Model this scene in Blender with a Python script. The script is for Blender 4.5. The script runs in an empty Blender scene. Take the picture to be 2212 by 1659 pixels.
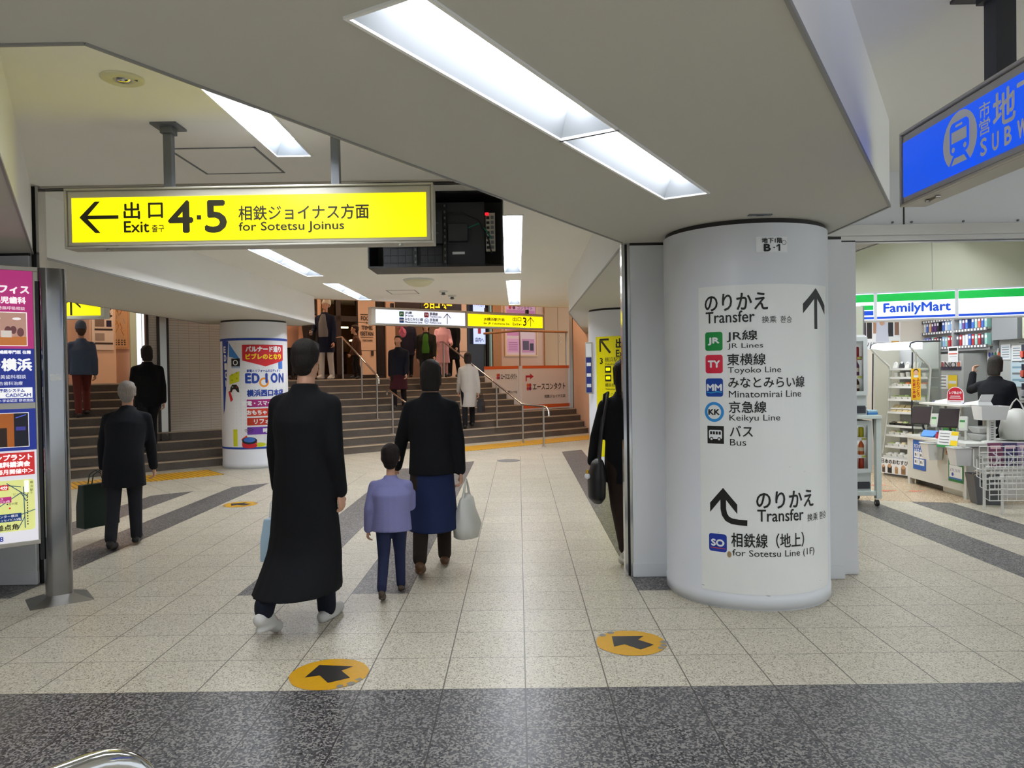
import bpy, bmesh, math, random
from math import sin, cos, pi, radians as R, sqrt, atan2
from mathutils import Vector as V, Matrix
from mathutils.geometry import tessellate_polygon
random.seed(7)
ZA_ = V((0, 0, 1))
sc = bpy.context.scene
COL = sc.collection

# ------------------------------------------------------------------ camera, world, exposure
FPX, YAW, PITCH, ROLL, EYE = 1625.2, .00855, -.015174, -.015161, 1.5287
f = V((-sin(YAW) * cos(PITCH), cos(YAW) * cos(PITCH), sin(PITCH)))
r0 = V((cos(YAW), sin(YAW), 0)); u0 = r0.cross(f)
rr = cos(ROLL) * r0 + sin(ROLL) * u0; uu = -sin(ROLL) * r0 + cos(ROLL) * u0
cd = bpy.data.cameras.new('camera'); cd.sensor_width = 36; cd.lens = FPX / 2212 * 36; cd.clip_start = .05; cd.clip_end = 200
cam = bpy.data.objects.new('camera', cd); COL.objects.link(cam)
cam.matrix_world = Matrix(((rr.x, uu.x, -f.x, 0), (rr.y, uu.y, -f.y, 0), (rr.z, uu.z, -f.z, EYE), (0, 0, 0, 1)))
sc.camera = cam
w = bpy.data.worlds.new('world'); sc.world = w; w.use_nodes = True
w.node_tree.nodes['Background'].inputs[0].default_value = (.86, .93, 1, 1)
w.node_tree.nodes['Background'].inputs[1].default_value = 1.05
sc.view_settings.view_transform = 'Standard'; sc.view_settings.look = 'None'
sc.view_settings.exposure = 0.3; sc.view_settings.gamma = 1.0; sc.view_settings.use_curve_mapping = False
TUBE_POWER = 48.0       # fluorescent tube emission
sc.cycles.use_denoising = True
sc.cycles.max_bounces = 8; sc.cycles.diffuse_bounces = 5; sc.cycles.sample_clamp_indirect = 6

# ------------------------------------------------------------------ materials
def lin(h):
    if not isinstance(h, str): return tuple(h)
    h = h.lstrip('#'); o = []
    for i in (0, 2, 4):
        c = int(h[i:i + 2], 16) / 255
        o.append(c / 12.92 if c <= .04045 else ((c + .055) / 1.055) ** 2.4)
    return tuple(o)
MATS = {}
def mat(name, col, rough=.5, metal=0, emit=0, ecol=None, alpha=1, trans=0, ior=1.45, noise=None, bump=None, spec=None):
    if name in MATS: return MATS[name]
    m = bpy.data.materials.new(name); m.use_nodes = True; nt = m.node_tree; b = nt.nodes['Principled BSDF']
    c = lin(col); b.inputs['Base Color'].default_value = (*c, 1); b.inputs['Roughness'].default_value = rough
    b.inputs['Metallic'].default_value = metal; b.inputs['IOR'].default_value = ior
    if spec is not None: b.inputs['Specular IOR Level'].default_value = spec
    if emit:
        b.inputs['Emission Color'].default_value = (*lin(ecol or col), 1); b.inputs['Emission Strength'].default_value = emit
    if trans: b.inputs['Transmission Weight'].default_value = trans
    if alpha < 1: b.inputs['Alpha'].default_value = alpha
    if noise:   # (scale, amount): soft tonal wear of the material itself
        t = nt.nodes.new('ShaderNodeTexCoord'); n = nt.nodes.new('ShaderNodeTexNoise'); n.inputs['Scale'].default_value = noise[0]; n.inputs['Detail'].default_value = 6
        mx = nt.nodes.new('ShaderNodeMix'); mx.data_type = 'RGBA'
        nt.links.new(t.outputs['Object'], n.inputs['Vector']); nt.links.new(n.outputs['Fac'], mx.inputs['Factor'])
        mx.inputs['A'].default_value = (*[v * (1 - noise[1]) for v in c], 1); mx.inputs['B'].default_value = (*[min(1, v * (1 + noise[1])) for v in c], 1)
        nt.links.new(mx.outputs['Result'], b.inputs['Base Color'])
    if bump:
        t = nt.nodes.new('ShaderNodeTexCoord'); n = nt.nodes.new('ShaderNodeTexNoise'); n.inputs['Scale'].default_value = bump[0]; n.inputs['Detail'].default_value = 4
        bp = nt.nodes.new('ShaderNodeBump'); bp.inputs['Strength'].default_value = bump[1]; bp.inputs['Distance'].default_value = .01
        nt.links.new(t.outputs['Object'], n.inputs['Vector']); nt.links.new(n.outputs['Fac'], bp.inputs['Height']); nt.links.new(bp.outputs['Normal'], b.inputs['Normal'])
    MATS[name] = m; return m

def N(nt, typ, **kw):
    n = nt.nodes.new(typ)
    for k, v in kw.items(): setattr(n, k, v)
    return n
def math_(nt, op, a, b=None):
    n = N(nt, 'ShaderNodeMath', operation=op)
    for i, x in enumerate((a, b)):
        if x is None: continue
        if isinstance(x, (int, float)): n.inputs[i].default_value = x
        else: nt.links.new(x, n.inputs[i])
    return n.outputs[0]
def mixc(nt, fac, a, b):
    n = N(nt, 'ShaderNodeMix', data_type='RGBA'); nt.links.new(fac, n.inputs['Factor'])
    for k, x in (('A', a), ('B', b)):
        if isinstance(x, (tuple, list)): n.inputs[k].default_value = (*x, 1)
        else: nt.links.new(x, n.inputs[k])
    return n.outputs['Result']

def terrazzo(name, base, chips, dark, scale, rough, rot=0.0, off=(0.0122, 3.6196), tile=.4, joint=.0032, jcol='#5d574d', rough_chip=.1, chipmix=.5):
    """tiled terrazzo: chips by voronoi cells, joints on a square grid in world metres"""
    m = bpy.data.materials.new(name); m.use_nodes = True; nt = m.node_tree; b = nt.nodes['Principled BSDF']; L = nt.links.new
    tc = N(nt, 'ShaderNodeTexCoord'); mp = N(nt, 'ShaderNodeMapping', vector_type='TEXTURE')
    mp.inputs['Location'].default_value = (off[0], off[1], 0); mp.inputs['Rotation'].default_value = (0, 0, rot)
    L(tc.outputs['Object'], mp.inputs['Vector']); sp = N(nt, 'ShaderNodeSeparateXYZ'); L(mp.outputs[0], sp.inputs[0])
    dx = math_(nt, 'PINGPONG', sp.outputs[0], tile / 2); dy = math_(nt, 'PINGPONG', sp.outputs[1], tile / 2)
    jm = math_(nt, 'MAXIMUM', math_(nt, 'LESS_THAN', dx, joint), math_(nt, 'LESS_THAN', dy, joint * .7))
    vo = N(nt, 'ShaderNodeTexVoronoi'); vo.inputs['Scale'].default_value = scale; L(mp.outputs[0], vo.inputs['Vector'])
    sx = N(nt, 'ShaderNodeSeparateColor'); L(vo.outputs['Color'], sx.inputs[0])
    c1 = mixc(nt, math_(nt, 'GREATER_THAN', sx.outputs[0], 1 - chipmix), lin(base), lin(chips))
    c2 = mixc(nt, math_(nt, 'GREATER_THAN', sx.outputs[1], .86), c1, lin(dark))
    nz = N(nt, 'ShaderNodeTexNoise'); nz.inputs['Scale'].default_value = 1.7; nz.inputs['Detail'].default_value = 5; L(mp.outputs[0], nz.inputs['Vector'])
    # per tile tone
    fx = math_(nt, 'FLOOR', math_(nt, 'DIVIDE', sp.outputs[0], tile)); fy = math_(nt, 'FLOOR', math_(nt, 'DIVIDE', sp.outputs[1], tile))
    cb = N(nt, 'ShaderNodeCombineXYZ'); L(fx, cb.inputs[0]); L(fy, cb.inputs[1]); wn = N(nt, 'ShaderNodeTexWhiteNoise', noise_dimensions='2D'); L(cb.outputs[0], wn.inputs['Vector'])
    tone = math_(nt, 'ADD', math_(nt, 'MULTIPLY', nz.outputs['Fac'], .22), math_(nt, 'ADD', math_(nt, 'MULTIPLY', wn.outputs['Value'], .07), .855))
    hs = N(nt, 'ShaderNodeVectorMath', operation='SCALE'); L(c2, hs.inputs[0]); L(tone, hs.inputs['Scale'])
    c3 = mixc(nt, jm, hs.outputs[0], lin(jcol)); L(c3, b.inputs['Base Color'])
    b.inputs['Specular IOR Level'].default_value = .22
    ro = math_(nt, 'ADD', math_(nt, 'MULTIPLY', sx.outputs[2], rough_chip), rough); L(ro, b.inputs['Roughness'])
    bp = N(nt, 'ShaderNodeBump'); bp.inputs['Strength'].default_value = .12; bp.inputs['Distance'].default_value = .002; L(sx.outputs[2], bp.inputs['Height']); L(bp.outputs[0], b.inputs['Normal'])
    MATS[name] = m; return m

BEIGE = terrazzo('terrazzo beige', '#b6af9e', '#cbc5b3', '#877d6c', 170, .30)
GREY = terrazzo('terrazzo grey', '#4c4b4d', '#85827e', '#262628', 120, .30, jcol='#373432', chipmix=.42)
STORE_FLOOR = terrazzo('terrazzo shop', '#b8a488', '#c4b194', '#a8957c', 150, .2, rot=R(-18), tile=.45, joint=.0022)
BEIGE_ROT = terrazzo('terrazzo beige turned', '#b6af9e', '#cbc5b3', '#877d6c', 170, .30, rot=R(39.7), off=(0, 13.70))

def granite(name, base, light, scale=60):
    m = bpy.data.materials.new(name); m.use_nodes = True; nt = m.node_tree; b = nt.nodes['Principled BSDF']; L = nt.links.new
    tc = N(nt, 'ShaderNodeTexCoord'); n = N(nt, 'ShaderNodeTexNoise'); n.inputs['Scale'].default_value = scale; n.inputs['Detail'].default_value = 8; L(tc.outputs['Object'], n.inputs['Vector'])
    n2 = N(nt, 'ShaderNodeTexNoise'); n2.inputs['Scale'].default_value = 2.5; n2.inputs['Detail'].default_value = 6; L(tc.outputs['Object'], n2.inputs['Vector'])
    a = mixc(nt, n.outputs['Fac'], lin(base), lin(light)); s = N(nt, 'ShaderNodeVectorMath', operation='SCALE'); L(a, s.inputs[0])
    L(math_(nt, 'ADD', math_(nt, 'MULTIPLY', n2.outputs['Fac'], .9), .5), s.inputs['Scale']); L(s.outputs[0], b.inputs['Base Color']); b.inputs['Roughness'].default_value = .6
    MATS[name] = m; return m
STEP = granite('step granite', '#4c453f', '#756b61')
NOSE = mat('step nosing', '#b3a28c', .6)

def scuffed(name, col, scuff, rough):
    """painted steel with short dark scuff marks low down"""
    m = bpy.data.materials.new(name); m.use_nodes = True; nt = m.node_tree; b = nt.nodes['Principled BSDF']; L = nt.links.new
    tc = N(nt, 'ShaderNodeTexCoord'); mp = N(nt, 'ShaderNodeMapping'); mp.inputs['Scale'].default_value = (9, 9, 38); mp.inputs['Rotation'].default_value = (.25, .2, 0); L(tc.outputs['Object'], mp.inputs['Vector'])
    n = N(nt, 'ShaderNodeTexNoise'); n.inputs['Scale'].default_value = 1; n.inputs['Detail'].default_value = 3; L(mp.outputs[0], n.inputs['Vector'])
    sp = N(nt, 'ShaderNodeSeparateXYZ'); L(tc.outputs['Object'], sp.inputs[0])
    mr = N(nt, 'ShaderNodeMapRange'); L(sp.outputs[2], mr.inputs['Value']); mr.inputs['From Min'].default_value = .95; mr.inputs['From Max'].default_value = 1.25; mr.inputs['To Min'].default_value = 0; mr.inputs['To Max'].default_value = .2
    k = math_(nt, 'GREATER_THAN', n.outputs['Fac'], math_(nt, 'ADD', mr.outputs[0], .735))
    n2 = N(nt, 'ShaderNodeTexNoise'); n2.inputs['Scale'].default_value = 1.3; n2.inputs['Detail'].default_value = 5; L(tc.outputs['Object'], n2.inputs['Vector'])
    c = lin(col); a = mixc(nt, n2.outputs['Fac'], tuple(v * .93 for v in c), tuple(min(1, v * 1.06) for v in c))
    L(mixc(nt, math_(nt, 'MULTIPLY', k, .6), a, lin(scuff)), b.inputs['Base Color']); b.inputs['Roughness'].default_value = rough
    MATS[name] = m; return m

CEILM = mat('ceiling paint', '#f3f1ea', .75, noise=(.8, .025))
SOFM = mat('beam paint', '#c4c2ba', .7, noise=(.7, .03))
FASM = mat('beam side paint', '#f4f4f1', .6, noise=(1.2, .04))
EDGE = mat('beam edge strip', '#8c8b87', .5)
DARK = mat('dark joint', '#2a2725', .6)
COLM = scuffed('column steel', '#dde0e5', '#6f7078', .38)
PANELM = scuffed('sign sheet white', '#eef0ee', '#77777a', .3)
WALLG = mat('wall grey', '#d9dbde', .4, noise=(1.5, .03))
CHROME = mat('polished steel', '#c9c9c8', .13, 1)
PSTEEL = mat('post steel', '#8b8b8c', .14, 1)
BRUSH = mat('brushed steel', '#b4b2ac', .3, 1)
SATIN = mat('satin aluminium', '#b8b4aa', .42, .85)
FRAMEM = mat('sign frame', '#b9b5aa', .4, .25)
POLE = mat('hanger pole', '#6a6d72', .4, .5)
DPOLE = mat('dark hanger pole', '#34353a', .4, .3)
WHITE = mat('white plastic', '#dedfde', .35)
OFFW = mat('off white paint', '#d2d3cd', .45)
INK = mat('ink black', '#14140f', .45)
SIGNINK = mat('sign ink', '#26240e', .5)
WINK = mat('ink white', '#eef0f2', .45)
BLACKP = mat('black plastic', '#131416', .4)
DGREY = mat('dark grey plastic', '#2c2e33', .45)
MGREY = mat('mid grey', '#6c6f73', .5)
PEACH = mat('peach wall', '#d2a88c', .6, noise=(1.2, .03))
PEACH2 = mat('peach panel', '#dcb698', .6, noise=(1, .03))
BROWN = mat('brown frame', '#2b1d17', .4)
def ink(h, rough=.5): return mat('ink ' + h, h, rough)
def lit(h, e=1.0): return mat('lit %s %.2f' % (h, e), h, .35, emit=e * .8)
YEL = lit('#fff100', .86); LWHITE = lit('#e2eaff', .92); LBLUE = lit('#0a50e0', .8)
TUBE = mat('tube glow', '#ffffff', .4, emit=TUBE_POWER, ecol='#f4f8ff')
TUBE_B = mat('bright tube glow', '#ffffff', .4, emit=TUBE_POWER * 2, ecol='#f4f8ff')
TUBE_WARM = mat('warm tube glow', '#ffffff', .4, emit=62, ecol='#ffdab4')
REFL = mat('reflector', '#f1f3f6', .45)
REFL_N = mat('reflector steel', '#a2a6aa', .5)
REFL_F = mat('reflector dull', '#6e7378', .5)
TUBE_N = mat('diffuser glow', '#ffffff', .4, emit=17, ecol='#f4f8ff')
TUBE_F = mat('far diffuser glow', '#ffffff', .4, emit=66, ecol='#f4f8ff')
GLASS = mat('clear glass', '#ffffff', .02, trans=1.0, ior=1.02)

# ------------------------------------------------------------------ mesh building
class MB:
    def __init__(s): s.v = []; s.f = []; s.m = []; s.sm = []; s.mats = []
    def mi(s, m):
        if m not in s.mats: s.mats.append(m)
        return s.mats.index(m)
    def add(s, vs, fs, m, smooth=False):
        o = len(s.v); s.v += [tuple(p) for p in vs]; k = s.mi(m)
        for q in fs: s.f.append([i + o for i in q]); s.m.append(k); s.sm.append(smooth)
        return s
    def box(s, x0, x1, y0, y1, z0, z1, m):
        vs = [(x, y, z) for z in (z0, z1) for x, y in ((x0, y0), (x1, y0), (x1, y1), (x0, y1))]
        return s.add(vs, [(3, 2, 1, 0), (4, 5, 6, 7), (0, 1, 5, 4), (1, 2, 6, 5), (2, 3, 7, 6), (3, 0, 4, 7)], m)
    def obox(s, o, u, v, n, a, b, c, m):   # oriented box: ranges a,b,c along u,v,n from o
        o, u, v, n = V(o), V(u), V(v), V(n)
        P = lambda x, y, z: o + u * x + v * y + n * z
        vs = [P(x, y, z) for z in c for x, y in ((a[0], b[0]), (a[1], b[0]), (a[1], b[1]), (a[0], b[1]))]
        return s.add(vs, [(3, 2, 1, 0), (4, 5, 6, 7), (0, 1, 5, 4), (1, 2, 6, 5), (2, 3, 7, 6), (3, 0, 4, 7)], m)
    def prism(s, poly, z0, z1, m, top=None, side=None):
        n = len(poly); vs = [(x, y, z0) for x, y in poly] + [(x, y, z1) for x, y in poly]
        tr = tessellate_polygon([[V((x, y, 0)) for x, y in poly]])
        s.add(vs, [tuple(t) for t in tr], m); s.add(vs, [tuple(i + n for i in t) for t in tr], top or m)
        s.add(vs, [(i, (i + 1) % n, n + (i + 1) % n, n + i) for i in range(n)], side or m); return s
    def poly(s, pts, m): return s.add(pts, [tuple(range(len(pts)))], m)
    def holed(s, outer, holes, z, m):
        loops = [[V((x, y, 0)) for x, y in l] for l in [outer] + holes]
        tr = tessellate_polygon(loops); fl = [(p.x, p.y, z) for l in loops for p in l]
        return s.add(fl, [tuple(t) for t in tr], m)
    def tube(s, pts, r, m, seg=12, cap=True):
        pts = [V(p) for p in pts]; n = len(pts); rs = r if isinstance(r, (list, tuple)) else [r] * n
        vs = []; prev = None
        for i, p in enumerate(pts):
            t = (pts[min(i + 1, n - 1)] - pts[max(i - 1, 0)]).normalized()
            if prev is None: prev = t.orthogonal().normalized()
            a = (prev - t * prev.dot(t)).normalized(); prev = a; b = t.cross(a)
            vs += [p + (a * cos(2 * pi * k / seg) + b * sin(2 * pi * k / seg)) * rs[i] for k in range(seg)]
        fs = [(i * seg + k, i * seg + (k + 1) % seg, (i + 1) * seg + (k + 1) % seg, (i + 1) * seg + k) for i in range(n - 1) for k in range(seg)]
        s.add(vs, fs, m, True)
        if cap: s.add([vs[k] for k in range(seg)], [tuple(range(seg - 1, -1, -1))], m); s.add(vs[-seg:], [tuple(range(seg))], m)
        return s
    def lathe(s, prof, c, m, seg=32, smooth=True):  # prof: [(r,z)...] about vertical axis at c
        vs = [(c[0] + r * cos(2 * pi * k / seg), c[1] + r * sin(2 * pi * k / seg), c[2] + z) for r, z in prof for k in range(seg)]
        fs = [(i * seg + k, i * seg + (k + 1) % seg, (i + 1) * seg + (k + 1) % seg, (i + 1) * seg + k) for i in range(len(prof) - 1) for k in range(seg)]
        s.add(vs, fs, m, smooth)
        if prof[0][0] > 1e-4: s.add(vs[:seg], [tuple(range(seg - 1, -1, -1))], m)
        if prof[-1][0] > 1e-4: s.add(vs[-seg:], [tuple(range(seg))], m)
        return s
    def mesh(s, name):
        me = bpy.data.meshes.new(name); me.from_pydata(s.v, [], s.f)
        for m in s.mats: me.materials.append(m)
        me.polygons.foreach_set('material_index', s.m); me.polygons.foreach_set('use_smooth', s.sm)
        bm = bmesh.new(); bm.from_mesh(me); bmesh.ops.recalc_face_normals(bm, faces=bm.faces); bm.to_mesh(me); bm.free(); me.update()
        return me
def world_loc(p):
    l = V((0, 0, 0))
    while p: l += p.location; p = p.parent
    return l
def link(name, me, parent=None, bevel=0, label=None):
    o = bpy.data.objects.new(name, me); COL.objects.link(o)
    if parent: o.parent = parent; o.location = -world_loc(parent)
    if bevel:
        b = o.modifiers.new('bevel', 'BEVEL'); b.width = bevel; b.segments = 2; b.limit_method = 'ANGLE'; b.angle_limit = R(40)
    if label: o['label'] = label
    return o
def obj(name, mb, parent=None, bevel=0, label=None): return link(name, mb.mesh(name), parent, bevel, label)
def tag(o, label, cat, group=None, kind=None):
    o['label'] = label; o['category'] = cat
    if group: o['group'] = group
    if kind: o['kind'] = kind
    return o
def struct(name, mb, parent=None, bevel=0, label=None):
    o = obj(name, mb, parent, bevel, label)
    if not parent: o['kind'] = 'structure'
    return o
def thing(name, loc, label, cat, group=None):
    o = bpy.data.objects.new(name, None); COL.objects.link(o); o.location = loc; o.empty_display_size = .1
    return tag(o, label, cat, group)
def dup(root, delta, label=None, group=None):
    c = root.copy(); COL.objects.link(c); c.location = root.location + V(delta)
    if label: c['label'] = label
    if group: c['group'] = group
    for ch in list(root.children):
        k = ch.copy(); COL.objects.link(k); k.parent = c
        for g in list(ch.children):
            h = g.copy(); COL.objects.link(h); h.parent = k
    return c

# ------------------------------------------------------------------ lettering and flat artwork
TXT = {}
def glyphs(s):
    if s in TXT: return TXT[s]
    cu = bpy.data.curves.new('txt', 'FONT'); cu.body = s; cu.size = 1; cu.resolution_u = 3
    o = bpy.data.objects.new('txt', cu); COL.objects.link(o)
    me = bpy.data.meshes.new_from_object(o.evaluated_get(bpy.context.evaluated_depsgraph_get()))
    vs = [(v.co.x, v.co.y) for v in me.vertices]; fs = [tuple(p.vertices) for p in me.polygons]
    bpy.data.objects.remove(o); bpy.data.curves.remove(cu); bpy.data.meshes.remove(me)
    x0 = min(v[0] for v in vs); x1 = max(v[0] for v in vs); y0 = min(v[1] for v in vs); y1 = max(v[1] for v in vs)
    TXT[s] = ([((x - x0) / (x1 - x0), (y - y0) / (y1 - y0)) for x, y in vs], fs, (x1 - x0) / (y1 - y0)); return TXT[s]
class Art:
    """flat artwork in (u, v) metres; layers are separated by thin steps when mapped on a surface"""
    def __init__(s, du=0): s.it = []; s.du = du
    def tri(s, vs, fs, m, lay): s.it.append((vs, fs, m, lay)); return s
    def poly(s, pts, m, lay=1):
        tr = tessellate_polygon([[V((x, y, 0)) for x, y in pts]]); return s.tri(pts, [tuple(t) for t in tr], m, lay)
    def rect(s, x0, y0, x1, y1, m, lay=1):
        n = max(1, int(abs(x1 - x0) / s.du + .99)) if s.du else 1
        vs = []; 
        for i in range(n + 1): x = x0 + (x1 - x0) * i / n; vs += [(x, y0), (x, y1)]
        return s.tri(vs, [(2 * i, 2 * i + 2, 2 * i + 3, 2 * i + 1) for i in range(n)], m, lay)
    def rrect(s, x0, y0, x1, y1, r, m, lay=1):
        p = []
        for cx, cy, a in ((x1 - r, y1 - r, 0), (x0 + r, y1 - r, 90), (x0 + r, y0 + r, 180), (x1 - r, y0 + r, 270)):
            p += [(cx + r * cos(R(a + k * 18)), cy + r * sin(R(a + k * 18))) for k in range(6)]
        return s.poly(p, m, lay)
    def disc(s, cx, cy, rx, m, lay=1, ry=None, n=28):
        ry = ry or rx; return s.tri([(cx + rx * cos(2 * pi * k / n), cy + ry * sin(2 * pi * k / n)) for k in range(n)], [tuple(range(n))], m, lay)
    def ring(s, cx, cy, r1, r2, m, lay=1, n=32, ys=1):
        vs = [(cx + r * cos(2 * pi * k / n), cy + ys * r * sin(2 * pi * k / n)) for r in (r1, r2) for k in range(n)]
        return s.tri(vs, [(k, (k + 1) % n, n + (k + 1) % n, n + k) for k in range(n)], m, lay)
    def line(s, pts, wd, m, lay=1):
        for (ax, ay), (bx, by) in zip(pts, pts[1:]):
            l = math.hypot(bx - ax, by - ay) or 1; nx, ny = -(by - ay) / l * wd / 2, (bx - ax) / l * wd / 2
            s.tri([(ax + nx, ay + ny), (ax - nx, ay - ny), (bx - nx, by - ny), (bx + nx, by + ny)], [(0, 1, 2, 3)], m, lay)
        return s
    def text(s, t, x0, y0, x1, y1, m, lay=2, bold=0, al='l'):
        """fit string t in the box; x1 None keeps the letters' own width for the height"""
        vs, fs, asp = glyphs(t); h = y1 - y0
        if x1 is None:
            wd = asp * h
            if al == 'r': x0 -= wd
            if al == 'c': x0 -= wd / 2
        else: wd = x1 - x0
        for i, (dx, dy) in enumerate(((0, 0), (1, 0), (-1, 0), (0, 1), (0, -1)) if bold else ((0, 0),)):
            s.tri([(x0 + a * wd + dx * bold, y0 + b * h + dy * bold) for a, b in vs], fs, m, lay + i * .12)
        return s
    def up_arrow(s, cx, y0, y1, half, wd, m, lay=2):
        s.rect(cx - wd / 2, y0, cx + wd / 2, y1 - wd * .6, m, lay); k = wd * 1.2
        for d in (-1, 1): s.poly([(cx, y1), (cx + d * half, y1 - half * 1.0 - k * .2), (cx + d * half, y1 - half - k * 1.25), (cx, y1 - k * 1.25)], m, lay + .2)
        return s
    def mesh_into(s, mb, mp):
        for vs, fs, m, lay in s.it:
            if s.du and max(v[0] for v in vs) - min(v[0] for v in vs) > s.du:      # cut big faces into strips so they follow the curve
                nv, nf = [], []
                for fc in fs:
                    P = [vs[i] for i in fc]; k0 = math.floor(min(p[0] for p in P) / s.du + 1e-6); k1 = math.ceil(max(p[0] for p in P) / s.du - 1e-6)
                    for k in range(k0, k1):
                        q = P
                        for lim, sg in ((k * s.du, 1), ((k + 1) * s.du, -1)):
                            o = []
                            for a, b in zip(q, q[1:] + q[:1]):
                                da, db = sg * (a[0] - lim), sg * (b[0] - lim)
                                if da >= 0: o.append(a)
                                if da * db < 0: t = da / (da - db); o.append((a[0] + (b[0] - a[0]) * t, a[1] + (b[1] - a[1]) * t))
                            q = o
                            if len(q) < 3: break
                        if len(q) >= 3: nf.append(list(range(len(nv), len(nv) + len(q)))); nv += q
                vs, fs = nv, nf
            mb.add([mp(x, y, lay) for x, y in vs], fs, m)
        return mb
    def obj(s, name, mp, parent=None, label=None): return obj(name, s.mesh_into(MB(), mp), parent, 0, label)
def on_plane(o, u, n, eps=.0012, up=(0, 0, 1)):
    o, u, n, up = V(o), V(u).normalized(), V(n).normalized(), V(up).normalized()
    return lambda x, y, l: o + u * x + up * y + n * (l * eps)
def on_cyl(cx, cy, r, eps=.001):
    return lambda x, y, l: (cx + (r + l * eps) * sin(x / r), cy - (r + l * eps) * cos(x / r), y)

# ================================================================== THE SETTING
SOF, CEI = 2.47, 2.97
SV = V((.766, .643, 0)); NV = V((-.643, .766, 0)); OO = V((0, 17.25, 0))      # stair frame: s along the treads, n uphill
def SN(s, n, z=0): p = OO + SV * s + NV * n; return V((p.x, p.y, z))
gx = lambda c: .0122 + .4 * c
gy = lambda r: 3.6196 + .4 * r
gline = lambda x: 13.70 + .829 * x          # where the two tile grids meet
sline = lambda x: 8.6 - .26 * (x - 4.17)    # edge of the shop floor
b = MB()
edges = [(-9.0, gx(-12), BEIGE), (gx(-12), gx(-11), GREY), (gx(-11), gx(-10), BEIGE), (gx(-10), gx(-9), GREY), (gx(-9), gx(-5), BEIGE), (gx(-5), gx(-4), GREY), (gx(-4), gx(-3), BEIGE), (gx(-3), gx(-2), GREY),
         (gx(-2), gx(2), BEIGE), (gx(2), gx(3), GREY), (gx(3), 3.0, BEIGE)]
for x0, x1, m in edges: b.poly([(x0, gy(4), 0), (x1, gy(4), 0), (x1, gline(x1), 0), (x0, gline(x0), 0)], m)
for x0, x1, m in [(3.0, gx(9), BEIGE), (gx(9), gx(10), GREY), (gx(10), gx(11), BEIGE), (gx(11), gx(12), GREY), (gx(12), 10.0, BEIGE)]:
    b.poly([(x0, gy(4), 0), (x1, gy(4), 0), (x1, sline(x1), 0), (x0, sline(x0), 0)], m)
b.poly([(-9, gy(0), 0), (10, gy(0), 0), (10, gy(4), 0), (-9, gy(4), 0)], BEIGE)
b.poly([(-9, gy(-3), 0), (10, gy(-3), 0), (10, gy(0), 0), (-9, gy(0), 0)], GREY)
b.poly([(-9, -4, 0), (10, -4, 0), (10, gy(-3), 0), (-9, gy(-3), 0)], BEIGE)
b.poly([(-9, gline(-9), 0), (3, gline(3), 0), (3, 21, 0), (-9, 21, 0)], BEIGE_ROT)
b.poly([(3, sline(3), 0), (10, sline(10), 0), (10, 14, 0), (3, 14, 0)], STORE_FLOOR)
struct('floor', b)

def rect_dir(p0, p1, wd):     # four corners of a strip of width wd whose left side runs p0 -> p1
    a, c = V((*p0, 0)), V((*p1, 0)); d = (c - a).normalized(); n = V((d.y, -d.x, 0)) * wd
    return [(a.x, a.y), (c.x, c.y), (c.x + n.x, c.y + n.y), (a.x + n.x, a.y + n.y)]
# fluorescent troughs: (left side start, left side end, width, height of ceiling, cells, label)
beamdir = V((1.24, 2.14, 0)).normalized()
p_ = lambda t: (-.43 + beamdir.x * t, 1.99 + beamdir.y * t)
FIX = [
 (p_(0), p_(1.235), .235, SOF, 1, 'white fluorescent trough in the low beam, nearer of the overhead pair'),
 (p_(1.245), p_(2.48), .235, SOF, 1, 'white fluorescent trough in the low beam, the farther of the pair near the column'),
 (p_(-2.9), p_(-1.665), .235, SOF, 1, 'fluorescent trough in the low beam behind the viewer, farther along it'),
 (p_(-1.5), p_(-.265), .235, SOF, 1, 'fluorescent trough in the low beam just behind the viewer'),
 ((-1.555, 2.5), (-1.555, 4.93), .22, CEI, 2, 'fluorescent trough partly hidden by the beam, above the big yellow exit sign'),
 ((-3.03, 7.2), (-3.03, 10.87), .24, CEI, 3, 'fluorescent trough showing just under the big yellow exit sign'),
 ((-3.03, 11.74), (-3.03, 14.42), .24, CEI, 2, 'fluorescent trough near the far ceiling edge above the stairs'),
 ((-.17, 6.9), (-.17, 10.87), .23, CEI, 3, 'fluorescent trough with cross baffles right of the hanging monitor box'),
 ((-.17, 11.74), (-.17, 15.9), .23, CEI, 3, 'farther fluorescent trough with cross baffles in line behind the monitor box'),
 ((-6.7, 6.8), (-6.7, 9.4), .24, CEI, 2, 'unseen fluorescent trough added beyond the left beam to light the left stairs'),  # not seen; added to brighten the shutter and left stairs
 ((4.0, .6), (4.0, 3.0), .24, CEI, 2, 'fluorescent trough above the blue subway sign, out of frame'),
 ((4.6, 6.0), (4.6, 8.2), .24, CEI + .15, 2, 'fluorescent trough lighting the front of the shop'),
 ((3.3, 6.1), (3.3, 8.3), .24, CEI + .15, 2, 'second, unseen fluorescent trough added to brighten the shop front, nearer the wing wall'),  # extra unseen lamp, added to brighten the cream shop wall
 ((-4.4, -2.5), (-4.4, -.1), .24, SOF, 2, 'fluorescent trough at the left behind the viewer'),
 ((2.6, -2.8), (2.6, -.4), .24, CEI, 2, 'fluorescent trough at the right behind the viewer'),
]
HOLES = {}
for i, (a, c, wd, z, cells, lab) in enumerate(FIX): HOLES.setdefault(z, []).append(rect_dir(a, c, wd))
DZ = .11
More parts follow.
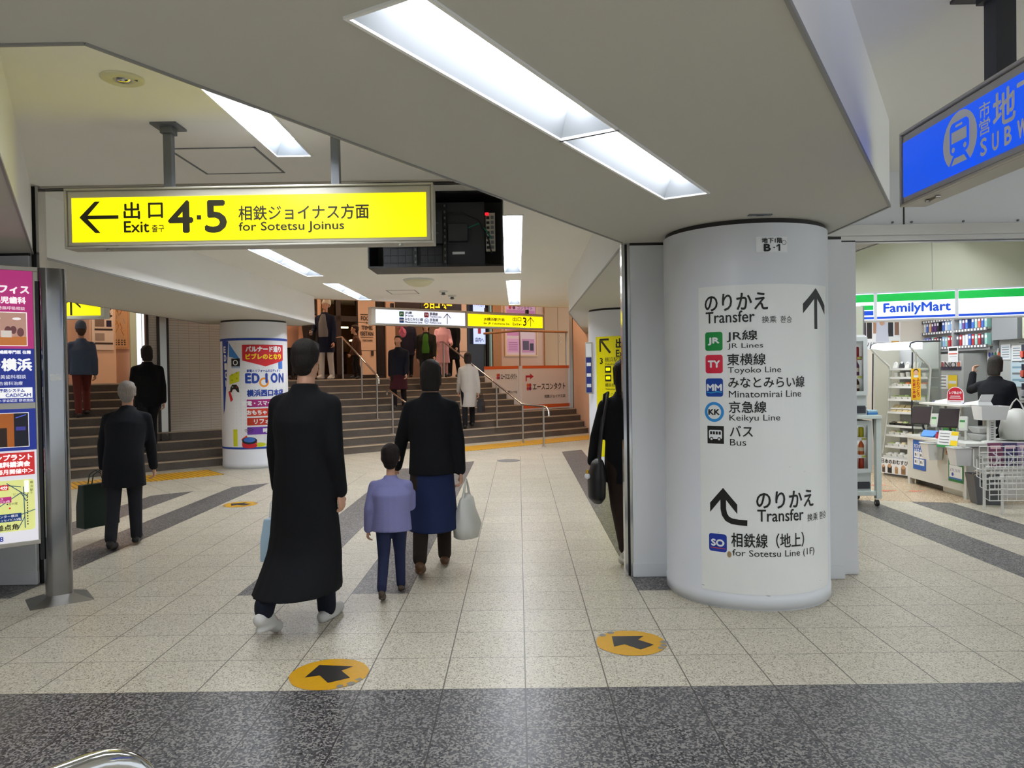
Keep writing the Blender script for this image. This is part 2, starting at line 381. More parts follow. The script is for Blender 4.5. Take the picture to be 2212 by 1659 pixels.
def fixture(a, c, wd, z, cells, lab):
    A, B = V((*a, z)), V((*c, z)); d = (B - A).normalized(); n = V((d.y, -d.x, 0)); L = (B - A).length; up = V((0, 0, 1))
    mid = A + d * L / 2 + n * wd / 2
    t = thing('ceiling_light', mid, lab, 'light', 'fluorescent ceiling troughs')
    P = lambda x, y, h: A + d * x + n * y + up * h
    b = MB(); y0, y1 = wd / 2 - .05, wd / 2 + .05; e = .07
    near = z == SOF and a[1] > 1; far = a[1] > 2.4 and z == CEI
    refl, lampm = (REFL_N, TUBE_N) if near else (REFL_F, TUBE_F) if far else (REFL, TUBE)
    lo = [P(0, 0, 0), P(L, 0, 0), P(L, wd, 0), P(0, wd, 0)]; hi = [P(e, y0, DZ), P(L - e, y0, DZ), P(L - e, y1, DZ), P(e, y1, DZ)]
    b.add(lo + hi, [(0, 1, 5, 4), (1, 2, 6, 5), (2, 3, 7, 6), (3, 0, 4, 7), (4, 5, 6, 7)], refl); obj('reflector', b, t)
    for k in range(cells):
        x0, x1 = L * k / cells + .05, L * (k + 1) / cells - .05
        b = MB(); hw_ = .045 if near else .036
        b.obox(A, d, n, up, (x0, x1), (wd / 2 - hw_, wd / 2 + hw_), (DZ - .022, DZ - .006), lampm); obj('tube', b, t)
    b = MB(); q = .012
    for x0, x1, v0, v1 in ((-q, L + q, -q, 0), (-q, L + q, wd, wd + q), (-q, 0, 0, wd), (L, L + q, 0, wd)): b.obox(A, d, n, up, (x0, x1), (v0, v1), (-.008, .004), FASM)
    obj('rim', b, t)
    for k in range(1, cells):
        x = L * k / cells; b = MB()
        for s in (0, 1):
            yy = (0, wd / 2 - .03) if s == 0 else (wd / 2 + .03, wd)
            b.add([P(x - .006, yy[0], .002), P(x - .006, yy[1], .002), P(x - .006, (yy[1] if s == 0 else yy[0]), DZ - .02), P(x + .006, yy[0], .002), P(x + .006, yy[1], .002), P(x + .006, (yy[1] if s == 0 else yy[0]), DZ - .02)],
                  [(0, 1, 2), (5, 4, 3), (0, 3, 4, 1), (1, 4, 5, 2), (2, 5, 3, 0)], refl)
        b.obox(A, d, n, up, (x - .012, x + .012), (0, wd), (-.002, .014), refl)
        obj('baffle', b, t)
    return t
for fx in FIX: fixture(*fx)

# upper ceiling, with the openings of its troughs, and the slab above everything
b = MB(); b.holed([(-7.5, -4), (9, -4), (9, 5.62), (2.75, 5.62), (2.6, 17.78), (-3.9, 14.02), (-5.6, 13.0), (-7.5, 11.9)], HOLES[CEI], CEI, CEILM)
ce = struct('ceiling', b)
b = MB(); b.holed([(2.75, 5.62), (10, 5.62), (10, 9), (2.75, 9.6)], HOLES[CEI + .15], CEI + .15, CEILM); struct('ceiling_shop_front', b)
b = MB(); b.box(-9.5, 10.5, -4.5, 27.5, 4.55, 4.75, WALLG); struct('ceiling_blocker', b)  # unseen slab over all, added to block world light
# fascia under the slab where the low ceiling stops above the stairs
b = MB(); b.prism([(2.6, 17.78), (-3.9, 14.02), (-5.6, 13.0), (-7.5, 11.9), (-7.55, 11.98), (-5.65, 13.1), (-3.95, 14.12), (2.55, 17.88)], CEI, 4.55, PEACH2); struct('wall_upper', b)

def beam(name, poly, z0, z1, holes=(), drop=.0):
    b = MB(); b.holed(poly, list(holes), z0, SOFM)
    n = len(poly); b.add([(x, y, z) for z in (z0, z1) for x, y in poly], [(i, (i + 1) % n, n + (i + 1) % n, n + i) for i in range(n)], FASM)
    # thin grey strip along the lower edge
    for i in range(n):
        (x0, y0), (x1, y1) = poly[i], poly[(i + 1) % n]; A, B = V((x0, y0, z0)), V((x1, y1, z0)); L = (B - A).length
        if L < .3: continue
        d = (B - A) / L; nn = V((d.y, -d.x, 0)); b.obox(A, d, nn, V((0, 0, 1)), (0, L), (-.006, .006), (-.006, .010), EDGE)
    return struct(name, b)
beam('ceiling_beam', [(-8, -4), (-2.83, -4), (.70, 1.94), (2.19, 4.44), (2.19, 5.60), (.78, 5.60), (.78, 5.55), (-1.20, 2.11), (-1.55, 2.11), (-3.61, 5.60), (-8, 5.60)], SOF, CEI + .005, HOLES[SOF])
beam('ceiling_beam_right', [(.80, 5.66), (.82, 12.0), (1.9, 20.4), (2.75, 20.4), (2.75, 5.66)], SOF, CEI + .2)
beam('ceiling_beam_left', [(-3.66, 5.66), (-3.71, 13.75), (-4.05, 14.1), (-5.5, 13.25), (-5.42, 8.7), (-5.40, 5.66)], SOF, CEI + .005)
# shutter slot across the ceiling and its two guide rails
b = MB(); b.box(-3.62, .78, 5.60, 5.72, CEI - .012, CEI + .002, SATIN); b.box(-3.62, .78, 5.625, 5.645, CEI - .016, CEI - .01, DARK); b.box(-3.62, .78, 5.675, 5.695, CEI - .016, CEI - .01, DARK); struct('trim_1', b)

# ceiling hatches
def hatch(x0, x1, y0, y1, z, m, name):
    b = MB(); q = .014
    for a in ((x0, x1, y0, y0 + q), (x0, x1, y1 - q, y1), (x0, x0 + q, y0, y1), (x1 - q, x1, y0, y1)): b.box(a[0], a[1], a[2], a[3], z - .004, z + .002, m)
    b.box(x0 + q + .006, x1 - q - .006, y0 + q + .006, y1 - q - .006, z - .003, z + .002, CEILM); return obj(name, b)
tag(hatch(-2.19, -1.63, 4.73, 5.34, CEI, MGREY, 'access_hatch'), 'square access hatch in the ceiling above the big yellow exit sign', 'hatch')
tag(hatch(-2.25, -1.75, 12.9, 13.5, CEI, MGREY, 'access_hatch'), 'small access hatch in the ceiling near the far white line sign', 'hatch')

# round columns with their wing walls
def column(name, cx, cy, trim=True, m=COLM):
    b = MB(); b.lathe([(.536, 0), (.536, .012), (.548, .014), (.548, .088), (.544, .092), (.544, SOF - .03)], (cx, cy, 0), m, 96)
    b.lathe([(.53, SOF - .03), (.53, SOF)], (cx, cy, 0), DARK, 96)
    return struct(name, b)
column('column_right', 1.577, 5.263); column('column_left', -4.46, 5.26); column('column_poster', -4.53, 12.9); column('column_exit', 1.64, 11.68)
def wing(name, x0, x1, y0, y1):
    b = MB(); b.box(x0, x1, y0, y1, 0, SOF - .02, WALLG); b.box(x0 - .004, x1 + .004, y0 - .006, y1, .004, .10, WALLG); b.box(x0, x1, y0 + .004, y1, SOF - .02, SOF, DARK); return struct(name, b)
wing('wall_right_wing', .835, 1.2, 5.56, 5.68); wing('wall_left_wing', -4.2, -3.62, 5.56, 5.68); wing('wall_shop_wing', 1.95, 2.335, 5.44, 5.56); wing('wall_shop_jamb', 2.335, 2.49, 5.56, 5.72)
def rail_guide(name, x0, x1, z1):
    b = MB(); b.box(x0, x0 + .022, 5.575, 5.665, 0, z1, CHROME); b.box(x1 - .022, x1, 5.575, 5.665, 0, z1, CHROME); b.box(x0 + .022, x1 - .022, 5.60, 5.665, 0, z1, BLACKP); return struct(name, b)
rail_guide('trim_2', .775, .837, SOF); rail_guide('trim_3', -3.625, -3.545, CEI)
# shop side: panel above the shutter lintel
b = MB(); b.box(2.19, 10, 5.60, 5.70, SOF + .09, CEI + .2, WALLG)
for x in (2.86, 4.6, 6.3): b.box(x, x + .008, 5.594, 5.602, SOF + .09, CEI + .2, DARK)
for x in (2.42, 2.78, 2.92, 3.3, 3.7): b.tube([(x, 5.60, SOF + .125), (x, 5.59, SOF + .125)], .008, MGREY, 8)
struct('wall_shop_header', b)
b = MB(); b.box(2.12, 10, 5.52, 5.72, SOF + .02, SOF + .095, BRUSH); b.box(2.12, 10, 5.56, 5.60, SOF - .01, SOF + .02, BRUSH); b.box(2.12, 10, 5.60, 5.64, SOF - .005, SOF + .02, DARK); b.box(2.12, 10, 5.64, 5.70, SOF - .012, SOF + .02, BRUSH); struct('trim_4', b)

# ------------------------------------------------------------------ stairs, landing, hall beyond
RISE, GO, NSTEP = .143, .30, 10
def sbox(b, s0, s1, n0, n1, z0, z1, m): return b.obox(OO, SV, NV, V((0, 0, 1)), (s0, s1), (n0, n1), (z0, z1), m)
b = MB()
for k in range(NSTEP):
    s1 = 4.0 if k < 4 else 1.16
    sbox(b, -13, s1, GO * k, GO * (k + 1) + (.02 if k < NSTEP - 1 else 5.2), 0, RISE * (k + 1), STEP)
    sbox(b, -13, s1, GO * k - .012, GO * k + .035, RISE * (k + 1) - .02, RISE * (k + 1) + .002, NOSE)
sbox(b, 1.16, 6.0, 1.33, 8.2, 0, RISE * NSTEP, STEP)
struct('stairs', b)
LZ = RISE * NSTEP
b = MB()
for (s0, s1, m) in ((-13, -3.12, PEACH), (-2.3, -2.2, PEACH), (-1.12, -.58, PEACH2), (-.24, .05, PEACH), (1.95, 2.58, PEACH2), (3.5, 9.0, PEACH)):
    sbox(b, s0, s1, 5.5, 5.62, LZ, 4.5, m)
for z in (2.2, 2.98): 
    sbox(b, -1.12, -.58, 5.492, 5.502, z, z + .008, BROWN); sbox(b, 1.95, 2.58, 5.492, 5.502, z, z + .008, BROWN)
sbox(b, -13, 9, 5.5, 5.62, 3.75, 4.5, PEACH)
sbox(b, -1.12, -.58, 5.47, 5.5, LZ, LZ + .1, BROWN)
struct('wall_back', b)
# rooms behind the openings
b = MB(); sbox(b, -3.4, 4.2, 8.6, 8.7, LZ, 3.8, mat('hall far wall', '#8b6a4c', .7)); sbox(b, -3.4, 4.2, 5.62, 8.6, 3.76, 3.8, CEILM); sbox(b, -3.4, 4.2, 8.2, 8.6, LZ - .02, LZ, STEP); sbox(b, -3.45, -3.4, 5.62, 8.6, LZ, 3.8, BROWN); sbox(b, 4.2, 4.25, 5.62, 8.6, LZ, 3.8, BROWN); struct('wall_shop_interior', b)
# dark doorway leaves
b = MB()
for s0, s1 in ((-3.12, -2.3), (-.58, -.24), (2.58, 3.5)):
    sbox(b, s0, s1, 5.56, 5.60, LZ, 3.72, BROWN); sbox(b, s0 + .05, s1 - .05, 5.545, 5.56, LZ + .1, 3.66, mat('dark door', '#1a1210', .25))
struct('door_1', b)
b = MB(); sbox(b, .05, 1.95, 5.55, 5.6, LZ, 3.2, mat('dim wood', '#6e4a2c', .5, noise=(8, .2))); sbox(b, .05, 1.95, 5.54, 5.6, 3.2, 3.75, BROWN); struct('door_2', b)
# shop window with brown mullions
w1 = MB()
for s0, s1 in ((-2.24, -2.2), (-1.78, -1.64), (-1.16, -1.12)): sbox(w1, s0, s1, 5.5, 5.6, LZ, 3.75, BROWN)
sbox(w1, -2.2, -1.12, 5.5, 5.6, 3.0, 3.14, BROWN); sbox(w1, -2.2, -1.12, 5.5, 5.6, LZ, LZ + .12, BROWN)
w1 = struct('window_1', w1); b = MB(); sbox(b, -2.2, -1.14, 5.545, 5.55, LZ + .12, 3.75, GLASS); obj('pane', b, w1)
WARMSTRIP = mat('warm strip light', '#ffffff', .4, emit=3.0, ecol='#ffd9a0')
for i, (s0, s1, n, z) in enumerate(((-2.1, -1.5, 6.6, 2.75), (-1.4, -.7, 6.9, 2.9), (-.9, -.6, 6.4, 2.5), (-.85, -.7, 7.2, 2.3))):
    b = MB(); sbox(b, s0, s1, n, n + .08, z, z + .05, WARMSTRIP); tag(obj('strip_light', b), ['warm strip light glowing far inside the upstairs shop window, at left', 'warm strip light highest inside the upstairs shop window', 'warm strip light nearest behind the upstairs window glass', 'lowest warm strip light inside the upstairs shop window'][i], 'light', 'shop strip lights')
for i, s0 in enumerate((-2.0, -1.45)):
    t = thing('display_shelf', SN(s0 + .25, 6.4, LZ), ['brown display shelf behind the left pane of the upstairs window', 'brown display shelf behind the right pane of the upstairs window'][i], 'shelf')
    b = MB(); sbox(b, s0, s0 + .5, 6.55, 6.6, LZ, 2.6, mat('shelf wood', '#5b3d28', .5)); obj('back_panel', b, t)
    for z in (LZ + .4, LZ + .75, LZ + 1.1):
        b = MB(); sbox(b, s0, s0 + .5, 6.3, 6.55, z, z + .02, MATS['shelf wood']); obj('shelf_board', b, t)
# hall lamps (warm) high above the landing and stairs, hidden by the low ceiling
for s, n in ((-9.5, 2.4), (-7.5, 4.3), (-5.3, 3.6), (-3.2, 4.4), (-1.0, 3.4), (1.2, 4.4), (3.4, 3.8), (-1.5, 1.2), (1.5, .5)):
    t = thing('ceiling_light', SN(s, n, 4.5), 'warm ceiling panel high over the stair landing', 'light', 'warm panels over the landing')
    b = MB(); sbox(b, s - .3, s + .3, n - .12, n + .12, 4.46, 4.5, TUBE_WARM); obj('diffuser', b, t)
    b = MB()
    for q in ((s - .33, s + .33, n - .15, n - .12), (s - .33, s + .33, n + .12, n + .15), (s - .33, s - .3, n - .12, n + .12), (s + .3, s + .33, n - .12, n + .12)): sbox(b, *q, 4.44, 4.52, WHITE)
    obj('frame', b, t)
# orange side wall right of the stairs, with its rail
b = MB(); b.prism([(1.42, 19.95), (1.53, 19.6), (1.95, 17.6), (2.6, 15.8), (2.75, 15.8), (2.1, 17.7), (1.75, 19.95)], 0, 4.5, mat('orange brick wall', '#d8b298', .7, noise=(14, .05)), ); struct('wall_right', b)
b = MB(); b.box(1.36, 1.44, 19.86, 19.96, .4, 3.4, BRUSH); b.box(1.44, 1.47, 19.84, 19.9, .4, 3.4, BROWN); struct('trim_5', b)
# unseen outer walls closing the place; the last is added for reflections
b = MB(); b.box(-9.4, -9.2, -4, 11, 0, 4.5, WALLG); struct('wall_left_outer', b)
b = MB(); sbox(b, -13, -12.6, -1, 6, 0, 4.5, PEACH); struct('wall_left_stair', b)
b = MB(); b.box(-9.5, 3.0, -6.6, -6.4, 0, 3.2, mat('wall behind', '#6a6c70', .5)); [b.box(x, x + 1.3, -6.41, -6.39, .3, 2.5, mat('dark reflected panel', '#2a2c30', .3)) for x in (-8.6, -6.2, -3.4, -.8)]; struct('wall_added_behind', b)  # unseen wall and dark panels, added to darken reflections in the steel

# white roller shutter and its steel posts, on the third step
sh = MB(); rs = mat('shutter slat', '#cbc4b8', .55)
def ribs(b, s0, s1, z0, z1, n):
    z = z0
    while z < z1 - .001:
        h = min(.045, z1 - z); sbox(b, s0, s1, n, n + .02, z + .004, z + h, rs); z += .045
    sbox(b, s0, s1, n + .012, n + .03, z0, z1, MGREY)
    q = s0 + .18
    while q < s1: sbox(b, q, q + .004, n - .0015, n + .01, z0, z1, mat('slat seam', '#a59e92', .6)); q += .18
ribs(sh, -7.30, -6.05, RISE * 3, 3.2, .95); ribs(sh, -7.62, -7.48, RISE * 3, 3.2, .95)
sh = struct('wall_shutter', sh)
b = MB()
for s0, s1, m in ((-7.66, -7.62, BROWN), (-7.48, -7.44, BROWN), (-7.44, -7.33, BRUSH), (-7.33, -7.29, BROWN)): sbox(b, s0, s1, .90, 1.02, RISE * 3, 3.2, m)
struct('trim_6', b)

# tactile paving
def tactile(name, s0, s1, n0, n1, diag):
    m = bpy.data.materials.new(name); m.use_nodes = True; nt = m.node_tree; bs = nt.nodes['Principled BSDF']; L = nt.links.new
    tc = N(nt, 'ShaderNodeTexCoord'); mp = N(nt, 'ShaderNodeMapping', vector_type='TEXTURE'); mp.inputs['Rotation'].default_value = (0, 0, R(40 + diag)); L(tc.outputs['Object'], mp.inputs['Vector'])
    sp = N(nt, 'ShaderNodeSeparateXYZ'); L(mp.outputs[0], sp.inputs[0])
    k = math_(nt, 'LESS_THAN', math_(nt, 'PINGPONG', sp.outputs[0], .0375), .011)
    L(mixc(nt, k, lin('#d6a010'), lin('#8f6a10')), bs.inputs['Base Color']); bs.inputs['Roughness'].default_value = .5
    b = MB(); sbox(b, s0, s1, n0, n1, .0, .006, m); return struct(name, b)
tactile('trim_7', -3.1, 3.6, -1.28, -.5, 28)
tactile('trim_8', -12, -7.1, -1.26, -.48, 0)

# ================================================================== HANGING SIGNS
def sign_box(name, o, u, W, H, depth, frame, panels, label, cat='sign', fm=FRAMEM):
    """light box: o lower left front corner, u along it; panels = [(x0, y0, x1, y1, material, art)]"""
    o = V(o); u = V(u).normalized(); up = V((0, 0, 1)); n = u.cross(up)      # n looks at the reader
    t = thing(name, o + u * W / 2, label, cat)
    b = MB(); b.obox(o, u, up, n, (0, W), (0, H), (-depth, -.014), fm)
    fr = .012
    for a in ((0, W, 0, fr), (0, W, H - fr, H), (0, fr, fr, H - fr), (W - fr, W, fr, H - fr)): b.obox(o, u, up, n, a[:2], a[2:], (-.014, .004), fm)
    g = fr + .004
    xs = sorted(panels, key=lambda p: p[0]); x = g
    b.obox(o, u, up, n, (g, W - g), (g, H - g), (-.014, -.006), fm)
    obj('housing', b, t, .003)
    for x0, y0, x1, y1, m, art in panels:
        b = MB(); b.obox(o, u, up, n, (x0, x1), (y0, y1), (-.012, .0), m); p = obj('lit_panel', b, t)
        if art: art.obj('lettering', on_plane(o, u, n), p)
    return t, (lambda a, c, d: o + u * a + up * c + n * d), (o, u, up, n)
def hanger(t, P, fr, x, d, z1, wd, m, plate=True):
    o, u, up, n = fr; b = MB(); h = z1 - o.z
    b.obox(o, u, up, n, (x - wd / 2, x + wd / 2), (P, h), (d - wd / 2, d + wd / 2), m)
    if plate: b.obox(o, u, up, n, (x - wd * 1.6, x + wd * 1.6), (h - .012, h), (d - wd * 1.6, d + wd * 1.6), m); b.obox(o, u, up, n, (x - wd * .75, x + wd * .75), (h - .05, h - .012), (d - wd * .75, d + wd * .75), m)
    obj('hanger_pole', b, t)
# the big yellow exit sign
a = Art()
a.rect(.115, .165, .308, .185, SIGNINK)
for d in (1, -1): a.poly([(.086, .175), (.175, .175 + d * .089), (.205, .175 + d * .089), (.13, .175 + d * .006), (.116, .175)], SIGNINK, 1.2 + d * .1)
a.text('出', .340, .163, .430, .256, SIGNINK, 2, .0022); a.text('口', .480, .166, .560, .250, SIGNINK, 2, .0022)
a.text('Exit', .340, .087, .481, .149, SIGNINK, 2, .0018); a.text('출구', .497, .086, .567, .127, SIGNINK, 2, .0008)
a.text('4', .596, .084, .727, .256, SIGNINK, 2, .006); a.rect(.753, .152, .778, .178, SIGNINK, 2); a.text('5', .803, .082, .918, .256, SIGNINK, 2, .006)
a.text('相鉄ジョイナス方面', .99, .143, 1.726, .226, SIGNINK, 2, .0016); a.text('for Sotetsu Joinus', .99, .070, 1.585, .133, SIGNINK, 2, .0014)
t, P, fr = sign_box('exit_sign', (-2.555, 4.25, 2.267), (1, 0, 0), 2.09, .34, .12, .012, [(.042, .036, 2.05, .286, YEL, a)], 'long yellow lit sign reading Exit 4·5 for Sotetsu Joinus with left arrow')
for x in (.575, 1.53): hanger(t, .34, fr, x, -.06, CEI, .046, POLE)
b = MB()
for x in (.24, 1.9): b.obox(*fr, (x - .012, x + .012), (-.012, 0), (-.03, -.01), SATIN); b.tube([P(x, -.006, -.012), P(x, -.006, .002)], .006, CHROME, 8)
obj('latch', b, t)
# far double sign: white for the lines, yellow for exit 3
def badge(a, x0, y0, x1, y1, s, h, tw=.62, th=.42, lay=1, bold=.003, border=True):
    r = (x1 - x0) * .14
    a.rrect(x0, y0, x1, y1, r, ink(h), lay); cx, cy = (x0 + x1) / 2, (y0 + y1) / 2; w_, h_ = (x1 - x0) * tw / 2, (y1 - y0) * th / 2
    a.text(s, cx - w_, cy - h_, cx + w_, cy + h_, WINK, lay + 1, bold)
aw = Art()
badge(aw, .617, .188, .724, .292, 'JR', '#0f7a3c'); aw.text('JR線', .747, .232, .91, .297, SIGNINK, 2, .0022); aw.text('JR Lines', .747, .188, .94, .222, SIGNINK, 2, .0022)
badge(aw, .617, .062, .724, .166, 'MM', '#1450a8', .74, .4); aw.text('みなとみらい線', .744, .106, 1.17, .172, SIGNINK, 2, .0022); aw.text('Minatomirai Line', .744, .06, 1.155, .098, SIGNINK, 2, .0022)
badge(aw, 1.203, .188, 1.312, .292, 'TY', '#a81c38'); aw.text('東横線', 1.336, .232, 1.53, .297, SIGNINK, 2, .0022); aw.text('Toyoko Line', 1.336, .184, 1.62, .224, SIGNINK, 2, .0022)
aw.ring(1.258, .114, .041, .054, ink('#2f86d0'), 1); aw.text('KK', 1.228, .097, 1.288, .131, SIGNINK, 2, .0022); aw.text('京急線', 1.336, .106, 1.536, .172, SIGNINK, 2, .0022); aw.text('Keikyu Line', 1.336, .058, 1.616, .098, SIGNINK, 2, .0022)
aw.up_arrow(1.766, .062, .292, .09, .016, SIGNINK)
ay = Art()
ay.text('JR横浜駅方面', 2.712, .152, 3.285, .236, SIGNINK, 2, .0022); ay.text('for JR Yokohama Sta.', 2.712, .074, 3.437, .132, SIGNINK, 2, .0022)
ay.text('出口', 3.517, .176, 3.766, .272, SIGNINK, 2, .0022); ay.text('Exit', 3.517, .08, 3.68, .146, SIGNINK, 2, .0022); ay.text('출구', 3.69, .088, 3.77, .122, SIGNINK, 2, .0022); ay.text('3', 3.812, .082, 3.914, .268, SIGNINK, 2, .004)
ay.up_arrow(4.038, .064, .288, .1, .017, SIGNINK)
t, P, fr = sign_box('line_sign', (-2.885, 14.885, 2.515), (.789, .614, 0), 4.45, .36, .16, .014, [(.092, .04, 2.225, .315, LWHITE, aw), (2.30, .04, 4.40, .302, YEL, ay)], 'far hanging sign, white half for the lines and yellow half for exit 3')
b = MB(); b.obox(*fr, (2.245, 2.275), (0, .36), (-.16, .006), SATIN); obj('divider', b, t)
for x in (.50, 1.69, 2.84, 4.0): hanger(t, .36, fr, x, -.08, CEI if x < 3.5 else CEI, .06, DPOLE, False)
# blue subway sign at the right
a = Art(); cx, cy = .474, .167
a.disc(cx, cy, .117, WINK, 1)
bl = LBLUE
a.rrect(cx - .066, cy - .052, cx + .066, cy + .079, .026, bl, 2); a.rect(cx - .052, cy - .004, cx + .052, cy + .042, WINK, 3); a.rrect(cx - .024, cy + .056, cx + .024, cy + .066, .004, WINK, 3)
a.disc(cx - .040, cy - .030, .011, WINK, 3); a.disc(cx + .040, cy - .030, .011, WINK, 3)
a.poly([(cx - .04, cy - .052), (cx + .04, cy - .052), (cx + .098, cy - .125), (cx - .098, cy - .125)], bl, 2.4)
a.poly([(cx - .034, cy - .066), (cx + .034, cy - .066), (cx + .054, cy - .092), (cx - .054, cy - .092)], WINK, 3)
a.text('市', .606, .200, .672, .260, WINK, 2, .001); a.text('営', .606, .138, .672, .197, WINK, 2, .001)
a.text('地下鉄', .692, .136, 1.08, .266, WINK, 2, .003)
for i, ch in enumerate('SUBWAY'): a.text(ch, .614 + .0715 * i, .060, .614 + .0715 * i + (.05 if ch == 'W' else .036), .124, WINK, 2, .0025)
t, P, fr = sign_box('subway_sign', (1.79, 3.53, 2.27), (0, -1, 0), 2.1, .34, .12, .012, [(.028, .04, 2.07, .288, LBLUE, a)], 'blue lit sign reading 市営地下鉄 SUBWAY with round train symbol, at upper right')
for x in (.635, 1.6): hanger(t, .34, fr, x, -.06, CEI, .075, DPOLE)
b = MB(); b.obox(*fr, (.16, .24), (-.01, 0), (-.05, -.045), SATIN); b.tube([P(.16, -.006, -.05), P(.16, -.006, -.03)], .007, CHROME, 8); b.tube([P(.24, -.006, -.05), P(.24, -.006, -.03)], .007, CHROME, 8); obj('latch', b, t)
# yellow up-arrow sign beyond the left beam
a = Art(); a.rect(1.395, .05, 1.425, .30, SIGNINK)
for d in (-1, 1): a.poly([(1.41, .30), (1.41 + d * .13, .17), (1.41 + d * .13, .14), (1.41, .262)], SIGNINK, 1.4)
t, P, fr = sign_box('arrow_sign', (-7.36, 10.0, 2.33), (1, 0, 0), 1.86, .36, .12, .012, [(.05, .045, 1.80, .31, YEL, a)], 'yellow lit sign with up arrow beyond the left beam, left of the stairs', fm=OFFW)
for x in (.4, 1.4): hanger(t, .36, fr, x, -.06, 4.55, .05, POLE)

# hanging monitor case seen from behind
t = thing('monitor_case', (-.64, 6.2, 2.37), 'black hanging box open at the back, showing a monitor and wiring', 'monitor')
X0, X1, Y0, Y1, Z0, Z1 = -1.175, -.105, 5.95, 6.34, 2.372, 2.968
b = MB(); q = .012
b.box(X0, X1, Y0, Y1, Z0, Z0 + q, BLACKP); b.box(X0, X0 + q, Y0, Y1, Z0 + q, Z1, BLACKP); b.box(X1 - q, X1, Y0, Y1, Z0 + q, Z1, BLACKP); b.box(X0 + q, X1 - q, Y0, Y1, Z1 - q, Z1, BLACKP); b.box(X0 + q, X1 - q, Y1 - q, Y1, Z0 + q, Z1 - q, BLACKP); obj('case', b, t)
b = MB(); b.box(X0 + .09, X1 - .15, 6.13, 6.2, Z0 + .03, Z1 - .05, DGREY)
for k in range(9): b.box(X0 + .09 + .06 * k, X0 + .094 + .06 * k, 6.128, 6.131, Z0 + .03, Z0 + .28, BLACKP)
for k in range(4): b.box(X0 + .09, X0 + .62, 6.128, 6.131, Z0 + .06 + .06 * k, Z0 + .063 + .06 * k, BLACKP)
mb_ = obj('monitor', b, t, .004)
b = MB(); b.box(-.52, -.42, 6.126, 6.13, Z0 + .125, Z0 + .145, WINK); obj('rating_label', b, mb_)
for x in (-.815, -.575):
    b = MB(); b.box(x - .014, x + .014, 6.08, 6.13, Z0 + .02, Z1 - .06, BLACKP)
    for k in range(10): b.box(x - .006, x + .006, 6.078, 6.082, Z0 + .05 + .05 * k, Z0 + .07 + .05 * k, MGREY)
    obj('bracket', b, t)
b = MB(); b.box(-.70, -.59, 6.03, 6.13, Z0 + .2, Z0 + .46, DGREY); b.box(-.68, -.62, 6.027, 6.03, Z0 + .36, Z0 + .365, MGREY); b.box(-.68, -.62, 6.027, 6.03, Z0 + .28, Z0 + .285, MGREY); obj('control_box', b, t, .004)
b = MB(); b.box(-.545, -.39, 6.05, 6.13, Z0 + .22, Z0 + .36, DGREY); obj('power_box', b, t, .004)
b = MB(); b.box(-.245, -.17, 6.10, 6.13, Z0 + .14, Z0 + .45, SATIN)
for k in range(7): b.box(-.24, -.215, 6.09, 6.1, Z0 + .16 + .04 * k, Z0 + .18 + .04 * k, BLACKP); b.box(-.205, -.18, 6.09, 6.1, Z0 + .16 + .04 * k, Z0 + .185 + .04 * k, MGREY)
b.box(-.25, -.22, 6.085, 6.1, Z0 + .43, Z0 + .45, lit('#ff2030', .9)); obj('terminal_board', b, t)
for pts, m, nm in (([(-.39, 6.09, Z0 + .33), (-.3, 6.06, Z0 + .36), (-.24, 6.06, Z0 + .3), (-.2, 6.08, Z0 + .24)], ink('#1f7a62'), 'green cable'), ([(-.56, 6.08, Z0 + .45), (-.42, 6.06, Z0 + .44), (-.3, 6.05, Z0 + .38), (-.22, 6.06, Z0 + .22), (-.2, 6.07, Z0 + .12)], BLACKP, 'black cable')):
    b = MB(); b.tube(pts, .006, m, 8); obj('cable', b, t, 0, nm)
b = MB(); b.box(-.735, -.665, 6.12, 6.19, Z1, CEI, BLACKP); obj('ceiling_mount', b, t)
t = thing('drop_bar', (-.70, 5.80, CEI), 'short black bar hanging from the ceiling behind the exit sign', 'bar')
b = MB(); b.box(-.735, -.675, 5.78, 5.84, 2.62, CEI, DPOLE); obj('bar', b, t)
b = MB(); b.box(-.78, -.63, 5.74, 5.88, CEI - .01, CEI, DPOLE); obj('plate', b, t)

# ceiling fittings
t = thing('downlight', (-1.88, 3.62, CEI), 'round recessed downlight in the ceiling above the exit sign', 'light')
b = MB(); b.lathe([(.097, .002), (.097, -.006), (.085, -.012), (.045, -.012), (.04, -.002)], (-1.88, 3.62, CEI), mat('cream plastic', '#d8d4b4', .4), 40); obj('trim_ring', b, t)
b = MB(); b.lathe([(.04, -.004), (.03, -.016), (.012, -.02), (0.0001, -.02)], (-1.88, 3.62, CEI), CHROME, 24); obj('lamp', b, t)
b = MB(); b.add([(-1.815, 3.635, CEI - .0125), (-1.80, 3.61, CEI - .0125), (-1.822, 3.612, CEI - .0125)], [(0, 1, 2)], BLACKP); obj('mark', b, t)
t = thing('smoke_detector', (-1.5, 11.5, CEI), 'large cream dome on the far ceiling, below the monitor box', 'detector')
b = MB(); b.lathe([(.22, 0), (.22, -.02), (.2, -.05), (.15, -.085), (.09, -.105), (0.001, -.112)], (-1.5, 11.5, CEI), MATS['cream plastic'], 36); obj('dome', b, t)
b = MB(); b.lathe([(.235, 0), (.235, -.015), (.22, -.02)], (-1.5, 11.5, CEI), OFFW, 36); obj('base_ring', b, t)
